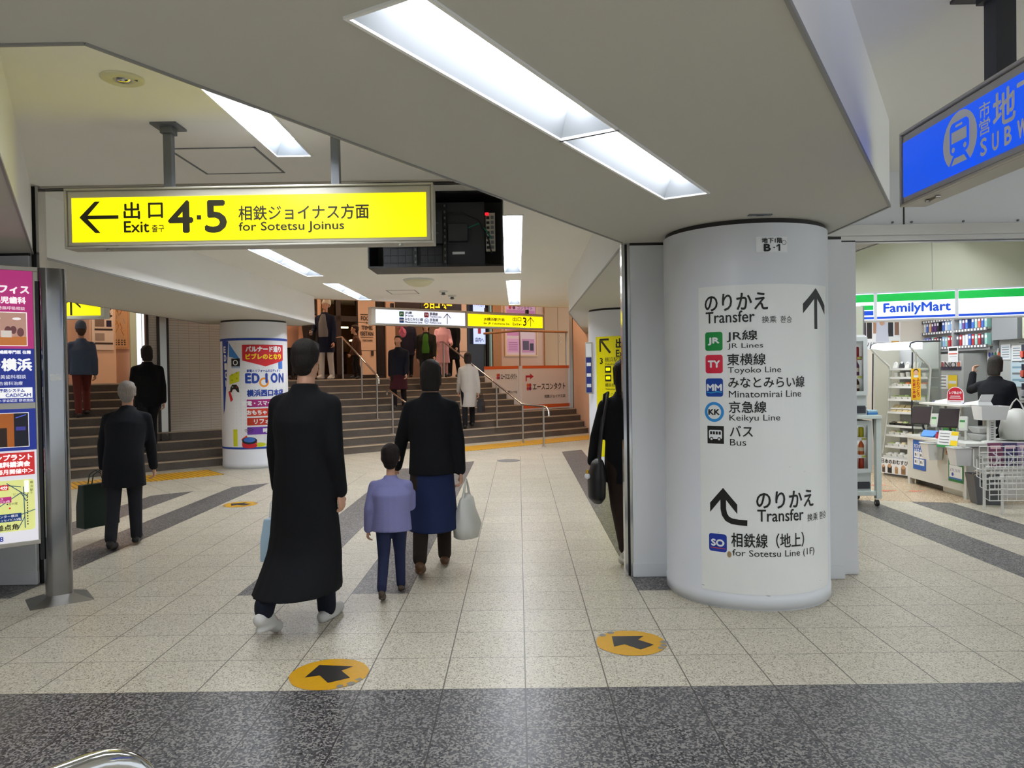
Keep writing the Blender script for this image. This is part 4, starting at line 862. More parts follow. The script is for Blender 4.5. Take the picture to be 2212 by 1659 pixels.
DRINK = ['#8d2a2a', '#c99a1e', '#c8622a', '#6b3a5c', '#5a2f22', '#b8452e', '#d8c08a', '#3f6a3a']
def bottle(x, y, z, h, r, col, label, group, cap='#e8dcc4'):
    t = thing('drink_bottle', (x, y, z), label, 'bottle', group)
    b = MB(); b.lathe([(r * .9, 0), (r, .01), (r, h * .62), (r * .85, h * .72), (r * .38, h * .88), (r * .38, h * .92)], (x, y, z), ink(col, .3), 14); obj('body', b, t)
    b = MB(); b.lathe([(r * .42, h * .92), (r * .42, h), (.001, h)], (x, y, z), ink(cap), 12); obj('cap', b, t)
    b = MB(); b.lathe([(r * 1.01, h * .25), (r * 1.01, h * .5)], (x, y, z), ink('#e4d8c0'), 14); obj('wrapper', b, t)
def can(x, y, z, h, r, col, label, group):
    t = thing('drink_can', (x, y, z), label, 'can', group)
    b = MB(); b.lathe([(r * .85, 0), (r, .008), (r, h - .012), (r * .8, h)], (x, y, z), ink(col, .3), 14); obj('body', b, t)
    b = MB(); b.lathe([(r * .8, h), (r * .75, h - .004), (.001, h - .004)], (x, y, z), CHROME, 14); obj('lid', b, t)
for i, (z, kind, cols, nm) in enumerate(((.405, 'can', ['#b8452e', '#b04a30'], 'orange cans on the lowest shelf of the drinks cabinet'), (.56, 'bot', ['#c8622a', '#d8b01e'], 'orange and yellow bottles on the middle shelf of the drinks cabinet'), (.755, 'can', ['#c9c02a', '#7a2f38'], 'short cans on the top shelf of the drinks cabinet'),
                                     (1.255, 'bot', ['#5a3a26', '#6a4a36'], 'brown bottles on the low shelf of the warmer cabinet'), (1.435, 'bot', ['#6b3a5c', '#4a2a40'], 'purple bottles on the middle shelf of the warmer cabinet'), (1.645, 'can', ['#9c2428', '#a83030'], 'red cans on the top shelf of the warmer cabinet'))):
    xr = 3.79 if i < 3 else 3.745
    for k in range(7):
        x = xr - .07 * k; c_ = cols[k % 2]
        if kind == 'can': can(x, 8.37, z, .11 if i != 0 else .125, .03, c_, nm.replace('cans', 'can', 1).replace('and yellow ', ''), nm)
        else: bottle(x, 8.37, z, .165 if i != 4 else .175, .031, c_, nm.replace('bottles', 'bottle', 1).replace('and', 'or'), nm, '#d8923a' if i > 2 else '#e8dcc4')
t = thing('bottle_crate', (3.89, 8.5, 1.0), 'small blue water bottle pack on the trolley top', 'pack')
b = MB(); b.box(3.84, 3.945, 8.3, 8.5, 1.0, 1.055, mat('clear blue pack', '#8fb4c4', .2)); obj('pack', b, t, .006)
b = MB(); b.box(3.838, 3.947, 8.298, 8.502, 1.01, 1.03, ink('#2f6fb0')); obj('band', b, t)

# open chilled display case, turned a little towards the concourse
CW, CDp, CO = V((.397, -.917, 0)), V((.917, .397, 0)), V((5.15, 10.72, 0)); CWID = .62
cp = lambda a_, b_, z: CO + CW * a_ + CDp * b_ + ZA_ * z
def cbox(b, a0, a1, b0, b1, z0, z1, m): return b.obox(CO, CW, CDp, ZA_, (a0, a1), (b0, b1), (z0, z1), m)
t = thing('chilled_case', cp(.3, .15, 0), 'tall open chilled display case with lit canopy behind the counter end', 'display case')
prof = [(-.20, 1.79), (-.18, 1.84), (-.09, 1.862), (.40, 1.87), (.40, 0), (.04, 0), (-.01, .10), (-.04, .24), (-.01, .29), (-.12, .42), (-.15, 1.70)]
gm = mat('glass wing', '#e8ece4', .08, trans=.85, ior=1.05)
for a0 in (-.012, CWID):
    b = MB(); n_ = len(prof); vs = [cp(a0, y, z) for y, z in prof] + [cp(a0 + .012, y, z) for y, z in prof]; tr = tessellate_polygon([[V((y, z, 0)) for y, z in prof]])
    b.add(vs, [tuple(q) for q in tr], gm); b.add(vs, [tuple(i + n_ for i in q) for q in tr], gm); pn_ = obj('end_glass', b, t)
    b = MB(); b.tube([cp(a0 + .006, y, z) for y, z in ((-.20, 1.79), (-.18, 1.84), (-.09, 1.862), (.38, 1.87))], .012, DGREY, 8); b.tube([cp(a0 + .006, y, z) for y, z in ((-.19, 1.79), (-.02, 1.66), (.16, 1.54), (.19, 1.48), (.13, .9), (.02, .30))], .014, OFFW, 8); obj('edge_trim', b, pn_)
    b = MB(); b.tube([cp(a0 + .006, y, z) for y, z in ((-.15, 1.72), (-.17, .9), (-.13, .40))], .010, DGREY, 8); obj('front_edge', b, pn_)
b = MB(); cbox(b, 0, CWID, .36, .40, .1, 1.86, mat('case back', '#b4b6b8', .5)); cbox(b, 0, CWID, .04, .40, 0, .26, MGREY); obj('back_panel', b, t)
cpts = [(-.20, 1.79), (-.18, 1.84), (-.09, 1.862), (.05, 1.862), (.05, 1.76)]
b = MB(); b.add([cp(0, y, z) for y, z in cpts] + [cp(CWID, y, z) for y, z in cpts], [(i, (i + 1) % 5, 5 + (i + 1) % 5, 5 + i) for i in range(5)], mat('canopy lit', '#f2f6ff', .4, emit=1.2)); obj('canopy', b, t)
SHZ = [(1.50, .20), (1.38, .20), (1.25, .22), (1.07, .24), (.89, .25), (.70, .27), (.57, .28), (.41, .31), (.27, .34)]
for z, d in SHZ:
    b = MB(); cbox(b, .012, CWID - .004, .36 - d, .36, z - .015, z, OFFW); cbox(b, .012, CWID - .004, .35 - d, .36 - d, z - .022, z + .008, WHITE); obj('shelf', b, t)
FOOD = ['#d8c8a0', '#b98a5a', '#e8e4da', '#8a9a5a', '#c8703a', '#6a5a48', '#e0d0b0', '#a0b070', '#d8d8d4']
names = ['tilted drink pouch', 'white lidded cup', 'colourful snack pack', 'flat salad tray', 'wrapped sandwich', 'dark rice tray', 'green noodle tray', 'clear lunch box', 'low white food tray']
kinds = ['top', 'second', 'third', 'fourth', 'fifth', 'sixth', 'seventh', 'eighth', 'bottom']
for i, (z, d) in enumerate(SHZ):
    for k in range(6):
        a_ = .07 + k * .48 / 5; lab = '%s on the %s shelf of the open chilled case' % (names[i], kinds[i]); g = '%ss on the %s shelf' % (names[i], kinds[i]); b0 = .37 - d + .01; z_ = z + .001
        tt = thing('food_pack', cp(a_, b0 + .05, z_), lab, 'food', g); q = lambda x, y, h: cp(a_ + y, b0 + x, z_ + h)
        c_ = FOOD[(i + (k % 3 if i in (2, 5, 6, 7) else 0)) % 9]; b = MB()
        if i == 0: b.add([q(0, -.035, 0), q(0, .035, 0), q(.05, .035, 0), q(.05, -.035, 0), q(.03, -.03, .085), q(.03, .03, .085)], [(0, 1, 5, 4), (2, 3, 4, 5), (0, 4, 3), (1, 2, 5), (3, 2, 1, 0)], ink('#3a3c40' if k % 2 else '#e8e8e4'))
        elif i == 1: b.lathe([(.026, 0), (.036, .06), (.036, .066)], q(.04, 0, 0), ink('#e6e4de'), 14)
        elif i == 4: b.add([q(0, -.042, 0), q(0, .042, 0), q(.09, .042, .01), q(.09, -.042, .01), q(.10, .042, .10), q(.10, -.042, .10)], [(0, 1, 4, 5), (2, 3, 5, 4), (0, 5, 3), (1, 2, 4), (3, 2, 1, 0)], ink('#d9c79a'))
        else: b.add([q(.01, -.036, 0), q(.10, -.036, 0), q(.10, .036, 0), q(.01, .036, 0), q(0, -.043, .035), q(.11, -.043, .035), q(.11, .043, .035), q(0, .043, .035)], [(3, 2, 1, 0), (0, 1, 5, 4), (1, 2, 6, 5), (2, 3, 7, 6), (3, 0, 4, 7), (4, 5, 6, 7)], ink('#e4e2dc' if i != 5 else '#2c2624'))
        obj('container', b, tt); b = MB()
        if i == 0: b.lathe([(.014, .07), (.018, .09), (.001, .098)], q(.03, 0, 0), WINK, 10)
        elif i == 1: b.lathe([(.037, .062), (.037, .07), (.02, .074), (.001, .074)], q(.04, 0, 0), ink('#3c3a3a' if k % 2 else '#f0f0ee'), 14)
        elif i == 4: b.obox(q(.02, 0, .04), CDp, CW, ZA_, (0, .06), (-.044, .044), (0, .015), WINK)
        else: b.lathe([(.040, .033), (.038, .042), (.028, .050 + .006 * (k % 3)), (.001, .056)], q(.055, 0, 0), ink(c_), 10)
        obj('lid' if i == 1 else 'filling', b, tt)
po = cp(.02, -.065, .04)
a = Art(); a.rect(0, 0, .58, .22, WINK, 0); p = a.obj('case_poster', on_plane(po, CW, -CDp, .002), None); tag(p, 'white rice ball poster on the bottom front of the chilled case', 'poster')
a = Art(); a.text('日本のおむすび', .03, .14, .46, .20, INK, 1, .002)
for k, (x, w_, h_, c_) in enumerate(((.04, .05, .09, '#5a4a40'), (.13, .07, .10, '#2a2422'), (.25, .05, .08, '#b08a60'), (.35, .07, .10, '#8a6a4a'), (.46, .03, .08, '#3a2a22'), (.52, .03, .09, '#a07848'))): a.rect(x, .01, x + w_, .01 + h_, ink(c_), 1); a.disc(x + w_ / 2, .01 + h_, w_ * .42, ink('#c49a78'), 2, n=12)
a.obj('print', on_plane(po, CW, -CDp, .002), p)
# yellow vertical banner
t = thing('lunch_banner', (5.2, 9.94, 1.07), 'yellow vertical banner reading ふわっとろ たまご弁当 at the case end', 'banner')
b = MB(); b.tube([(5.235, 9.95, 1.06), (5.235, 9.95, 1.72)], .008, SATIN, 8); obj('pole', b, t)
o_ = V((5.165, 9.93, 1.085)); b = MB(); b.box(5.165, 5.285, 9.93, 9.938, 1.085, 1.50, ink('#e2b21c')); bn = obj('board', b, t)
a = Art(); rdk = ink('#b02a1c')
for k, c_ in enumerate('ふわっとろ'): a.text(c_, .068, .25 - .05 * k, .105, .29 - .05 * k, rdk, 1, .002)
for k, c_ in enumerate('たまご弁当'): a.text(c_, .016, .235 - .05 * k, .053, .275 - .05 * k, rdk, 1, .002)
a.disc(.06, .36, .03, ink('#d8a888'), 1, .036, 16); a.disc(.06, .378, .034, ink('#2a1c14'), .8, .034, 16); a.rect(.03, .30, .09, .33, WINK, 1)
a.obj('lettering', on_plane(o_, (1, 0, 0), (0, -1, 0)), bn)

# counter
t = thing('shop_counter', (5.5, 9.2, 0), 'white shop checkout counter with notices on its front', 'counter')
cm = mat('counter white', '#cfcfc9', .4)
b = MB(); b.box(5.10, 5.16, 8.62, 9.92, .08, .60, cm); b.box(5.10, 5.16, 9.86, 9.92, 0, .08, cm); b.box(5.10, 5.16, 8.62, 8.68, 0, .08, cm); obj('front_panel', b, t)
b = MB(); b.box(5.20, 5.7, 8.7, 9.9, 0, .08, BLACKP); obj('plinth', b, t)
b = MB(); b.box(5.16, 6.25, 8.62, 9.2, .0, .60, cm); b.box(5.16, 5.7, 9.2, 9.92, .08, .60, cm); obj('carcass', b, t)
b = MB(); b.box(5.07, 6.28, 8.58, 9.22, .605, .64, OFFW); b.box(5.07, 5.73, 9.22, 9.94, .605, .64, OFFW); b.box(5.09, 6.26, 8.6, 9.2, .595, .607, BLACKP); obj('worktop', b, t)
for z, x in ((.50, 5.22), (.38, 5.30)):
    b = MB(); b.tube([(x, 8.605, z), (x + .48, 8.605, z)], .013, cm, 10); obj('drawer_handle', b, t)
CX = lambda px, X: X / ((px - 1119) / 1625.)      # depth of a thing standing at X on the sight line of column px
def notice(name, y0, y1, z0, z1, m, label, art=None, x=5.095):
    a = Art(); W_ = abs(y0 - y1); H_ = z1 - z0; a.rect(0, 0, W_, H_, m, 0); p = a.obj(name, on_plane((x, max(y0, y1), z0), (0, -1, 0), (-1, 0, 0), .0015)); tag(p, label, 'poster')
    if art: q = Art(); art(q, W_, H_); q.obj('print', on_plane((x, max(y0, y1), z0), (0, -1, 0), (-1, 0, 0), .0015), p)
    return p
def art_blue(q, W_, H_):
    q.text('カスタマー', .03, H_ - .10, W_ - .02, H_ - .05, WINK, 1, .002); q.text('ハラスメント', .03, H_ - .16, W_ - .02, H_ - .11, WINK, 1, .002)
    for i in range(2):
        for j in range(2): q.rect(.03 + .125 * i, .06 + .09 * j, .145 + .125 * i, .14 + .09 * j, WINK, 1); q.disc(.07 + .125 * i, .10 + .09 * j, .02, MGREY, 2, n=10); q.line([(.10 + .125 * i, .08 + .09 * j), (.13 + .125 * i, .13 + .09 * j)], .006, MGREY, 2)
notice('counter_poster', 9.77, 9.47, .21, .585, ink('#2a62b8'), 'blue poster with white picture squares on the counter front', art_blue)
def art_green(q, W_, H_):
    q.rect(.02, .03, W_ - .02, .19, WINK, 1); q.rect(.02, .03, W_ - .02, .05, ink('#3a6fb0'), 2)
    for k in range(7): q.line([(.05 + .03 * k, .12), (.06 + .03 * k, .155)], .006, ink('#26306a'), 2)
    q.disc(.09, .085, .022, ink('#2b4fb0'), 2, n=10); q.line([(.16, .26), (.18, .30), (.19, .27)], .005, WINK, 1)
notice('bag_poster', 8.97, 8.67, .17, .53, ink('#1f7a38'), 'green and white poster low on the counter front', art_green)
def hbin(y, label):
    t = thing('hanging_bin', (5.0, y, .36), label, 'bin', 'white counter bins'); b = MB()
    b.add([(4.93, y - .07, .40), (5.085, y - .07, .40), (5.085, y + .07, .40), (4.93, y + .07, .40), (4.90, y - .09, .60), (5.085, y - .09, .60), (5.085, y + .09, .60), (4.90, y + .09, .60)], [(3, 2, 1, 0), (0, 1, 5, 4), (1, 2, 6, 5), (2, 3, 7, 6), (3, 0, 4, 7)], WHITE); obj('body', b, t)
    b = MB(); b.tube([(4.895, y - .092, .60), (5.08, y - .092, .60), (5.08, y + .092, .60), (4.895, y + .092, .60), (4.895, y - .092, .60)], .006, WHITE, 8); obj('lip', b, t)
hbin(9.15, 'white bin hanging on the counter front beside the blue poster'); hbin(8.58, 'white bin hanging at the near corner of the counter, over the green poster')
t = thing('register_shelf', (5.45, 9.4, .64), 'raised narrow white shelf above the checkout counter', 'shelf')
b = MB(); b.box(5.26, 5.62, 9.0, 9.93, 1.035, 1.06, OFFW); obj('board', b, t, .003)
for y in (9.05, 9.5, 9.88):
    b = MB(); b.box(5.56, 5.59, y - .015, y + .015, .64, 1.035, SATIN); obj('post', b, t)
def screen(y, x, label):
    t = thing('register_screen', (x, y, .64), label, 'screen'); n = V((-.72, -.60, .30)).normalized(); u = V((.64, -.77, 0)).normalized(); v = n.cross(u); c = V((x, y, .90))
    if v.z < 0: v = -v
    b = MB(); b.obox(c, u, v, n, (-.12, .12), (-.12, .12), (-.02, 0), BLACKP); b.obox(c, u, v, n, (.112, .122), (-.12, .12), (-.022, .002), SATIN); obj('bezel', b, t, .004)
    b = MB(); b.obox(c, u, v, n, (-.105, .105), (-.105, .105), (0, .002), mat('dark screen', '#3c3436', .12)); obj('display', b, t)
    b = MB(); b.tube([c - n * .02 - v * .06, c - n * .08 - v * .12, V((x + .08, y + .05, .65))], .014, DGREY, 10); b.lathe([(.06, 0), (.06, .012), (.02, .015)], (x + .08, y + .05, .64), DGREY, 20); obj('stand', b, t)
screen(9.72, 5.18, 'black tilted register screen farther along the counter'); screen(9.14, 5.20, 'black tilted register screen at the near end of the counter')
for i, (y, lab) in enumerate(((9.56, 'white card reader with green label beside the far screen'), (8.95, 'white card reader with green label beside the near screen'))):
    t = thing('card_reader', (5.29, y, .64), lab, 'card reader'); c = V((5.26, y, .84)); n = V((-.7, -.7, .2)).normalized(); u = V((.7, -.7, 0)).normalized(); v = u.cross(n) if u.cross(n).z > 0 else n.cross(u)
    b = MB(); b.obox(c, u, v, n, (-.045, .045), (-.08, .09), (-.04, 0), OFFW); obj('body', b, t, .006)
    b = MB(); b.obox(c, u, v, n, (-.035, .02), (-.05, .05), (0, .002), ink('#cfe0c4')); b.obox(c, u, v, n, (-.035, .02), (.02, .045), (.002, .003), ink('#3f8a4a')); obj('label', b, t)
    b = MB(); b.tube([(5.31, y + .03, .645), (5.30, y + .02, .82)], .015, OFFW, 8); obj('stand', b, t)
for i, (y, lab) in enumerate(((9.62, 'white handset printer on the raised shelf, farther one'), (8.98, 'white handset printer on the raised shelf by the red arch sign'))):
    t = thing('label_printer', (5.45, y, 1.06), lab, 'printer'); b = MB()
    b.add([(5.36, y - .16, 1.06), (5.54, y - .16, 1.06), (5.54, y + .16, 1.06), (5.36, y + .16, 1.06), (5.38, y - .13, 1.12), (5.52, y - .13, 1.12), (5.52, y + .13, 1.085), (5.38, y + .13, 1.085)], [(3, 2, 1, 0), (0, 1, 5, 4), (1, 2, 6, 5), (2, 3, 7, 6), (3, 0, 4, 7), (4, 5, 6, 7)], WHITE); obj('body', b, t, .006)
    b = MB(); b.add([(5.38, y - .13, 1.115), (5.52, y - .13, 1.115), (5.53, y - .17, 1.19), (5.39, y - .17, 1.19), (5.38, y - .145, 1.115), (5.52, y - .145, 1.115), (5.53, y - .18, 1.19), (5.39, y - .18, 1.19)], [(0, 1, 2, 3), (7, 6, 5, 4), (0, 4, 5, 1), (1, 5, 6, 2), (2, 6, 7, 3), (3, 7, 4, 0)], WHITE); obj('paper_flap', b, t)
    b = MB(); b.box(5.37, 5.53, y + .14, y + .165, 1.06, 1.08, ink('#4a3f9a')); obj('base_stripe', b, t)
a = Art(); ar = [(0, 0), (.19, 0), (.19, .12)] + [(.095 + .095 * cos(R(k * 15)), .12 + .095 * sin(R(k * 15))) for k in range(13)]
t = thing('closed_sign', (5.30, 9.20, 1.06), 'red and white arched sign reading レジ休止中 on the raised shelf', 'sign')
o_, un, nn = (5.26, 9.28, 1.06), V((.62, -.78, 0)), V((-.78, -.62, 0))
b = MB(); q = on_plane(o_, un, nn); b.add([q(x, y, 0) for x, y in ar] + [q(x, y, -3) for x, y in ar], [tuple(range(len(ar))), tuple(range(2 * len(ar) - 1, len(ar) - 1, -1))] + [(i, (i + 1) % len(ar), len(ar) + (i + 1) % len(ar), len(ar) + i) for i in range(len(ar))], WINK); bd = obj('board', b, t)
a = Art(); a.poly([(.008, .05), (.182, .05), (.182, .12)] + [(.095 + .087 * cos(R(k * 15)), .12 + .087 * sin(R(k * 15))) for k in range(13)], ink('#c01f34'), 1); a.text('レジ休止中', .028, .125, .165, .160, WINK, 2, .001); a.rect(.04, .095, .15, .105, WINK, 2); a.rect(.03, .072, .16, .082, WINK, 2); a.rect(.03, .03, .16, .036, ink('#b05060'), 2); a.obj('lettering', on_plane(o_, un, nn), bd)
# white tray on a post
t = thing('tray_stand', (5.46, 8.74, .64), 'white plastic tub on a slotted post at the counter end', 'tub')
b = MB(); b.add([(5.31, 8.66, .90), (5.58, 8.66, .90), (5.58, 8.82, .90), (5.31, 8.82, .90), (5.29, 8.64, 1.06), (5.61, 8.64, 1.06), (5.61, 8.84, 1.06), (5.29, 8.84, 1.06)], [(3, 2, 1, 0), (0, 1, 5, 4), (1, 2, 6, 5), (2, 3, 7, 6), (3, 0, 4, 7)], WHITE); obj('tub', b, t)
b = MB(); b.box(5.42, 5.50, 8.72, 8.76, .65, .9, OFFW)
for k in range(8): b.box(5.445, 5.475, 8.718, 8.721, .67 + .027 * k, .68 + .027 * k, MGREY)
obj('post', b, t); b = MB(); b.lathe([(.1, 0), (.1, .012), (.04, .02)], (5.46, 8.74, .64), OFFW, 24); obj('foot', b, t)
for i, z in enumerate((.64, .725)):
    b = MB(); b.add([(5.42, 8.89, z), (5.56, 8.89, z), (5.56, 9.04, z), (5.42, 9.04, z), (5.37, 8.84, z + .08), (5.61, 8.84, z + .08), (5.61, 9.09, z + .08), (5.37, 9.09, z + .08)], [(3, 2, 1, 0), (0, 1, 5, 4), (1, 2, 6, 5), (2, 3, 7, 6), (3, 0, 4, 7), (4, 5, 6, 7)], WHITE); tag(obj('food_tub', b, None, .01), ['white tub on the counter, lower of the stack of two', 'white tub on the counter, upper of the stack of two'][i], 'tub')
t = thing('price_card', (4.99, 8.86, .64), 'slanted price card with yellow corner at the counter edge', 'notice'); o_ = (4.97, 8.98, .60); q = on_plane(o_, V((.35, -.94, 0)), V((-.85, -.33, .4)), .0015, (.2, .1, .95))
a = Art(); a.rect(0, 0, .26, .17, WINK, 0); a.rect(.17, 0, .26, .06, YE, 1); a.rect(.17, .12, .26, .165, YE, 1); a.rect(0, -.03, .26, .0, ink('#2f8a4a'), 1)
for k in range(4): a.line([(.02, .03 + .035 * k), (.15, .03 + .035 * k)], .008, MGREY, 1)
a.obj('card', q, t)
b = MB(); b.obox(o_, V((.35, -.94, 0)).normalized(), V((.2, .1, .95)).normalized(), V((.85, .33, -.4)).normalized(), (0, .26), (-.03, .17), (.002, .01), OFFW); obj('backing', b, t)
t = thing('card_strip', (5.08, 8.9, .45), 'row of gift cards hanging from the counter edge between the bins', 'cards')
for k, c_ in enumerate(('#b07a52', '#e6e6e4', '#e0e2e0')):
    a = Art(); a.rect(0, 0, .085, .11, ink(c_), 0); a.rect(.02, .03, .06, .045, ink('#3a2a20' if k == 0 else '#7a3a9a'), 1); a.rect(.02, .06, .05, .085, ink('#2f7a50' if k else '#4a3020'), 1); a.obj('gift_card', on_plane((5.09, 9.02 - .095 * k, .47), (0, -1, 0), (-1, 0, 0), .0015), t)
b = MB(); b.add([(5.09, 9.58, .645), (5.15, 9.40, .645), (5.24, 9.44, .645), (5.16, 9.64, .645), (5.09, 9.57, .655), (5.15, 9.39, .66), (5.24, 9.43, .72), (5.16, 9.63, .72)], [(3, 2, 1, 0), (4, 5, 6, 7), (0, 1, 5, 4), (1, 2, 6, 5), (2, 3, 7, 6), (3, 0, 4, 7)], ink('#4a86d0')); tag(obj('leaflet_holder', b), 'blue leaflet block lying at the far corner of the counter', 'leaflets')
b = MB(); b.lathe([(.02, 0), (.02, .05), (.012, .06), (.012, .08)], (5.14, 9.28, .64), ink('#b02a3a'), 14); tag(obj('sanitiser_bottle', b), 'small red and white bottle on the counter by the far bin', 'bottle')
a = Art(); a.rect(0, 0, .16, .22, ink('#3f9a58'), 0); a.rect(.01, .12, .15, .17, YE, 1); a.rect(.02, .03, .14, .09, WINK, 1); q = a.obj('green_leaflet', on_plane((5.24, 9.34, .645), (.5, -.86, 0), (-.86, -.5, .1))); tag(q, 'green and yellow leaflet standing on the counter between the screens', 'leaflet')
# grey waste box
t = thing('waste_box', (5.12, 8.36, 0), 'dark grey tapered box full of paper beside the counter', 'box')
b = MB(); b.add([(5.02, 8.28, .002), (5.24, 8.22, .002), (5.28, 8.40, .002), (5.05, 8.46, .002), (4.97, 8.26, .33), (5.26, 8.17, .33), (5.31, 8.42, .33), (5.01, 8.50, .33)], [(3, 2, 1, 0), (0, 1, 5, 4), (1, 2, 6, 5), (2, 3, 7, 6), (3, 0, 4, 7)], mat('waste grey', '#55575a', .5)); obj('body', b, t)
b = MB(); b.add([(5.03, 8.245, .25), (5.07, 8.233, .25), (5.07, 8.232, .27), (5.03, 8.244, .27)], [(0, 1, 2, 3)], BLACKP); obj('hand_hole', b, t)
b = MB(); random.seed(3)
for k in range(26):
    x, y, z = 5.14 + random.uniform(-.1, .1), 8.34 + random.uniform(-.09, .09), .31 + random.uniform(0, .05); d = [V((random.uniform(-.03, .03), random.uniform(-.03, .03), random.uniform(-.015, .02))) for _ in range(4)]
    b.add([V((x, y, z)) + q for q in d], [(0, 1, 2), (0, 2, 3), (0, 1, 3), (1, 2, 3)], ink('#e2d3b6'))
pp = obj('paper_waste', b, t); pp['kind'] = 'stuff'
# wire magazine rack
t = thing('magazine_rack', (5.2, 7.72, 0), 'white wire rack on legs at the right edge, holding magazines', 'rack')
wr = mat('white wire', '#dcdcd8', .4)
for x, y in ((4.92, 7.70), (5.75, 7.70), (4.92, 8.0), (5.75, 8.0)):
    b = MB(); b.tube([(x, y, .0), (x, y, .42)], .014, wr, 10); obj('leg', b, t)
for k in range(4):
    y = 7.62 + .12 * k; z = .16 + .09 * k; b = MB()
    for zz in (0, .06, .12, .18, .24): b.tube([(4.74 + .04 * k, y, z + zz), (5.9, y, z + zz)], .005, wr, 6)
    for i in range(13): b.tube([(4.74 + .04 * k + .09 * i, y, z), (4.74 + .04 * k + .09 * i, y, z + .24)], .005, wr, 6)
    for i in (0, 6, 12): b.tube([(4.74 + .04 * k + .09 * i, y, z), (4.74 + .04 * k + .09 * i, y + .1, z + .02), (4.74 + .04 * k + .09 * i, y + .1, z + .2)], .005, wr, 6)
    obj('basket', b, t)
b = MB(); b.tube([(5.50, 7.62, .03), (5.53, 7.62, .03)], .03, BLACKP, 14); obj('caster', b, t)
for i, c_ in enumerate(('#6a3550', '#3a3458', '#8a7a96', '#8a5a78', '#4a3a5c', '#7a3a48')):
    x = 5.0 + .155 * i; tt = thing('magazine', (x, 8.05, .45), 'purple covered magazine standing in the wire rack at the right edge', 'magazine', 'magazines in the wire rack')
    b = MB(); b.add([(x, 8.02, .44), (x + .15, 8.02, .44), (x + .15, 8.06, .70), (x, 8.06, .70), (x, 8.032, .44), (x + .15, 8.032, .44), (x + .15, 8.072, .70), (x, 8.072, .70)], [(0, 1, 2, 3), (7, 6, 5, 4), (0, 4, 5, 1), (1, 5, 6, 2), (2, 6, 7, 3), (3, 7, 4, 0)], ink(c_)); k_ = obj('pages', b, tt)
    a = Art(); a.line([(.04, .16), (.10, .11), (.06, .05)], .014, ink('#cfc6dc'), 1); a.rect(.02, .20, .13, .235, ink('#d8b0b8'), 1); a.line([(.03, .03), (.12, .06)], .012, ink('#e0d8e4'), 1); a.obj('cover_print', on_plane((x, 8.019, .44), (1, 0, 0), (0, -1, .15), .0015, (0, .04, .26)), k_)
# wall behind the counter
t = thing('cigarette_rack', (6.3, 10.85, 1.74), 'grey wall rack of small coloured packs behind the counter', 'rack')
b = MB(); b.box(6.34, 6.415, 10.10, 11.72, 1.74, 2.22, mat('rack grey', '#9a9c9e', .45)); b.box(6.28, 6.30, 10.10, 11.72, 1.74, 1.78, MATS['rack grey']); obj('back_panel', b, t)
for z in (1.82, 2.05, 2.23):
    b = MB(); b.box(6.27, 6.34, 10.10, 11.72, z - .035, z - .015, SATIN); b.box(6.262, 6.27, 10.10, 11.72, z - .05, z - .005, ink('#55565a'))
    for k in range(22): b.box(6.26, 6.262, 10.13 + .072 * k, 10.17 + .072 * k, z - .04, z - .012, WINK)
    obj('price_rail', b, t)
b = MB(); b.box(6.25, 6.34, 10.86, 10.9, 1.76, 2.23, MATS['rack grey']); obj('divider', b, t)
PK = ['#8fb0d8', '#3f66b8', '#e0e4ea', '#2a2430', '#5a3a78', '#d86a58', '#d8a878', '#4a4a58', '#8fc0b8', '#b03038', '#6a7ac0', '#cfd4da']
random.seed(11)
for r_ in range(2):
    for k in range(22):
        if 10.84 < 10.15 + .072 * k < 10.92 or (r_ == 1 and k in (5, 9, 15)): continue
        y = 10.15 + .072 * k; z = (1.805, 2.035)[r_]; b = MB(); h_ = .15 + .015 * random.random(); b.box(6.275, 6.335, y - .026, y + .026, z, z + h_, ink(PK[random.randrange(12)])); b.box(6.2745, 6.275, y - .02, y + .02, z + h_ * .62, z + h_ * .85, WINK)
        tag(obj('small_pack', b), ['small coloured pack on the lower row of the wall rack', 'small coloured pack on the upper row of the wall rack'][r_], 'pack', ['packs on the lower wall rack row', 'packs on the upper wall rack row'][r_])
b = MB(); b.box(6.3, 6.42, 9.55, 10.06, 1.86, 2.6, mat('grey cover', '#8b8f92', .4)); tag(obj('roller_cover', b), 'plain grey cover beside the wall rack of packs', 'panel')
b = MB(); b.box(6.33, 6.42, 9.30, 9.50, 1.86, 2.6, MATS['cream panel']); tag(obj('wall_strip', b), 'cream vertical strip on the wall right of the grey cover', 'panel')
b = MB(); b.box(6.1, 6.415, 10.36, 11.7, 0, 1.70, mat('cupboard front', '#a9aba8', .45)); b.box(6.095, 6.10, 10.9, 10.905, .1, 1.70, MGREY); tag(obj('tall_cupboard', b), 'plain grey cupboard under the wall rack behind the counter', 'cupboard')
def wallnote(name, y0, y1, z0, z1, m, label, art=None, x=6.094): return notice(name, y0, y1, z0, z1, m, label, art, x)
def art_no(q, W_, H_): q.rect(0, 0, W_, .05, ink('#2a2440'), 1); q.text('NO', .12, .03, W_ - .12, H_ - .01, INK, 2, .004); q.disc(.06, .08, .04, ink('#8a3a3a'), 1, n=12); q.disc(W_ - .06, .08, .04, ink('#c06a4a'), 1, n=12)
wallnote('no_sticker', 10.92, 10.40, 1.47, 1.60, ink('#cfcbd0'), 'sticker with the letters NO on the grey cupboard', art_no)
def art_lines(q, W_, H_):
    q.rect(.02, H_ - .06, W_ - .02, H_ - .02, INK, 1); q.rect(.02, H_ * .5, W_ - .02, H_ * .57, ink('#d05a40'), 1); q.rect(.03, H_ * .35, W_ - .03, H_ * .37, MGREY, 1)
wallnote('white_notice', 10.70, 10.46, 1.58, 1.80, WINK, 'white notice with red line above the NO sticker', art_lines, 6.085)
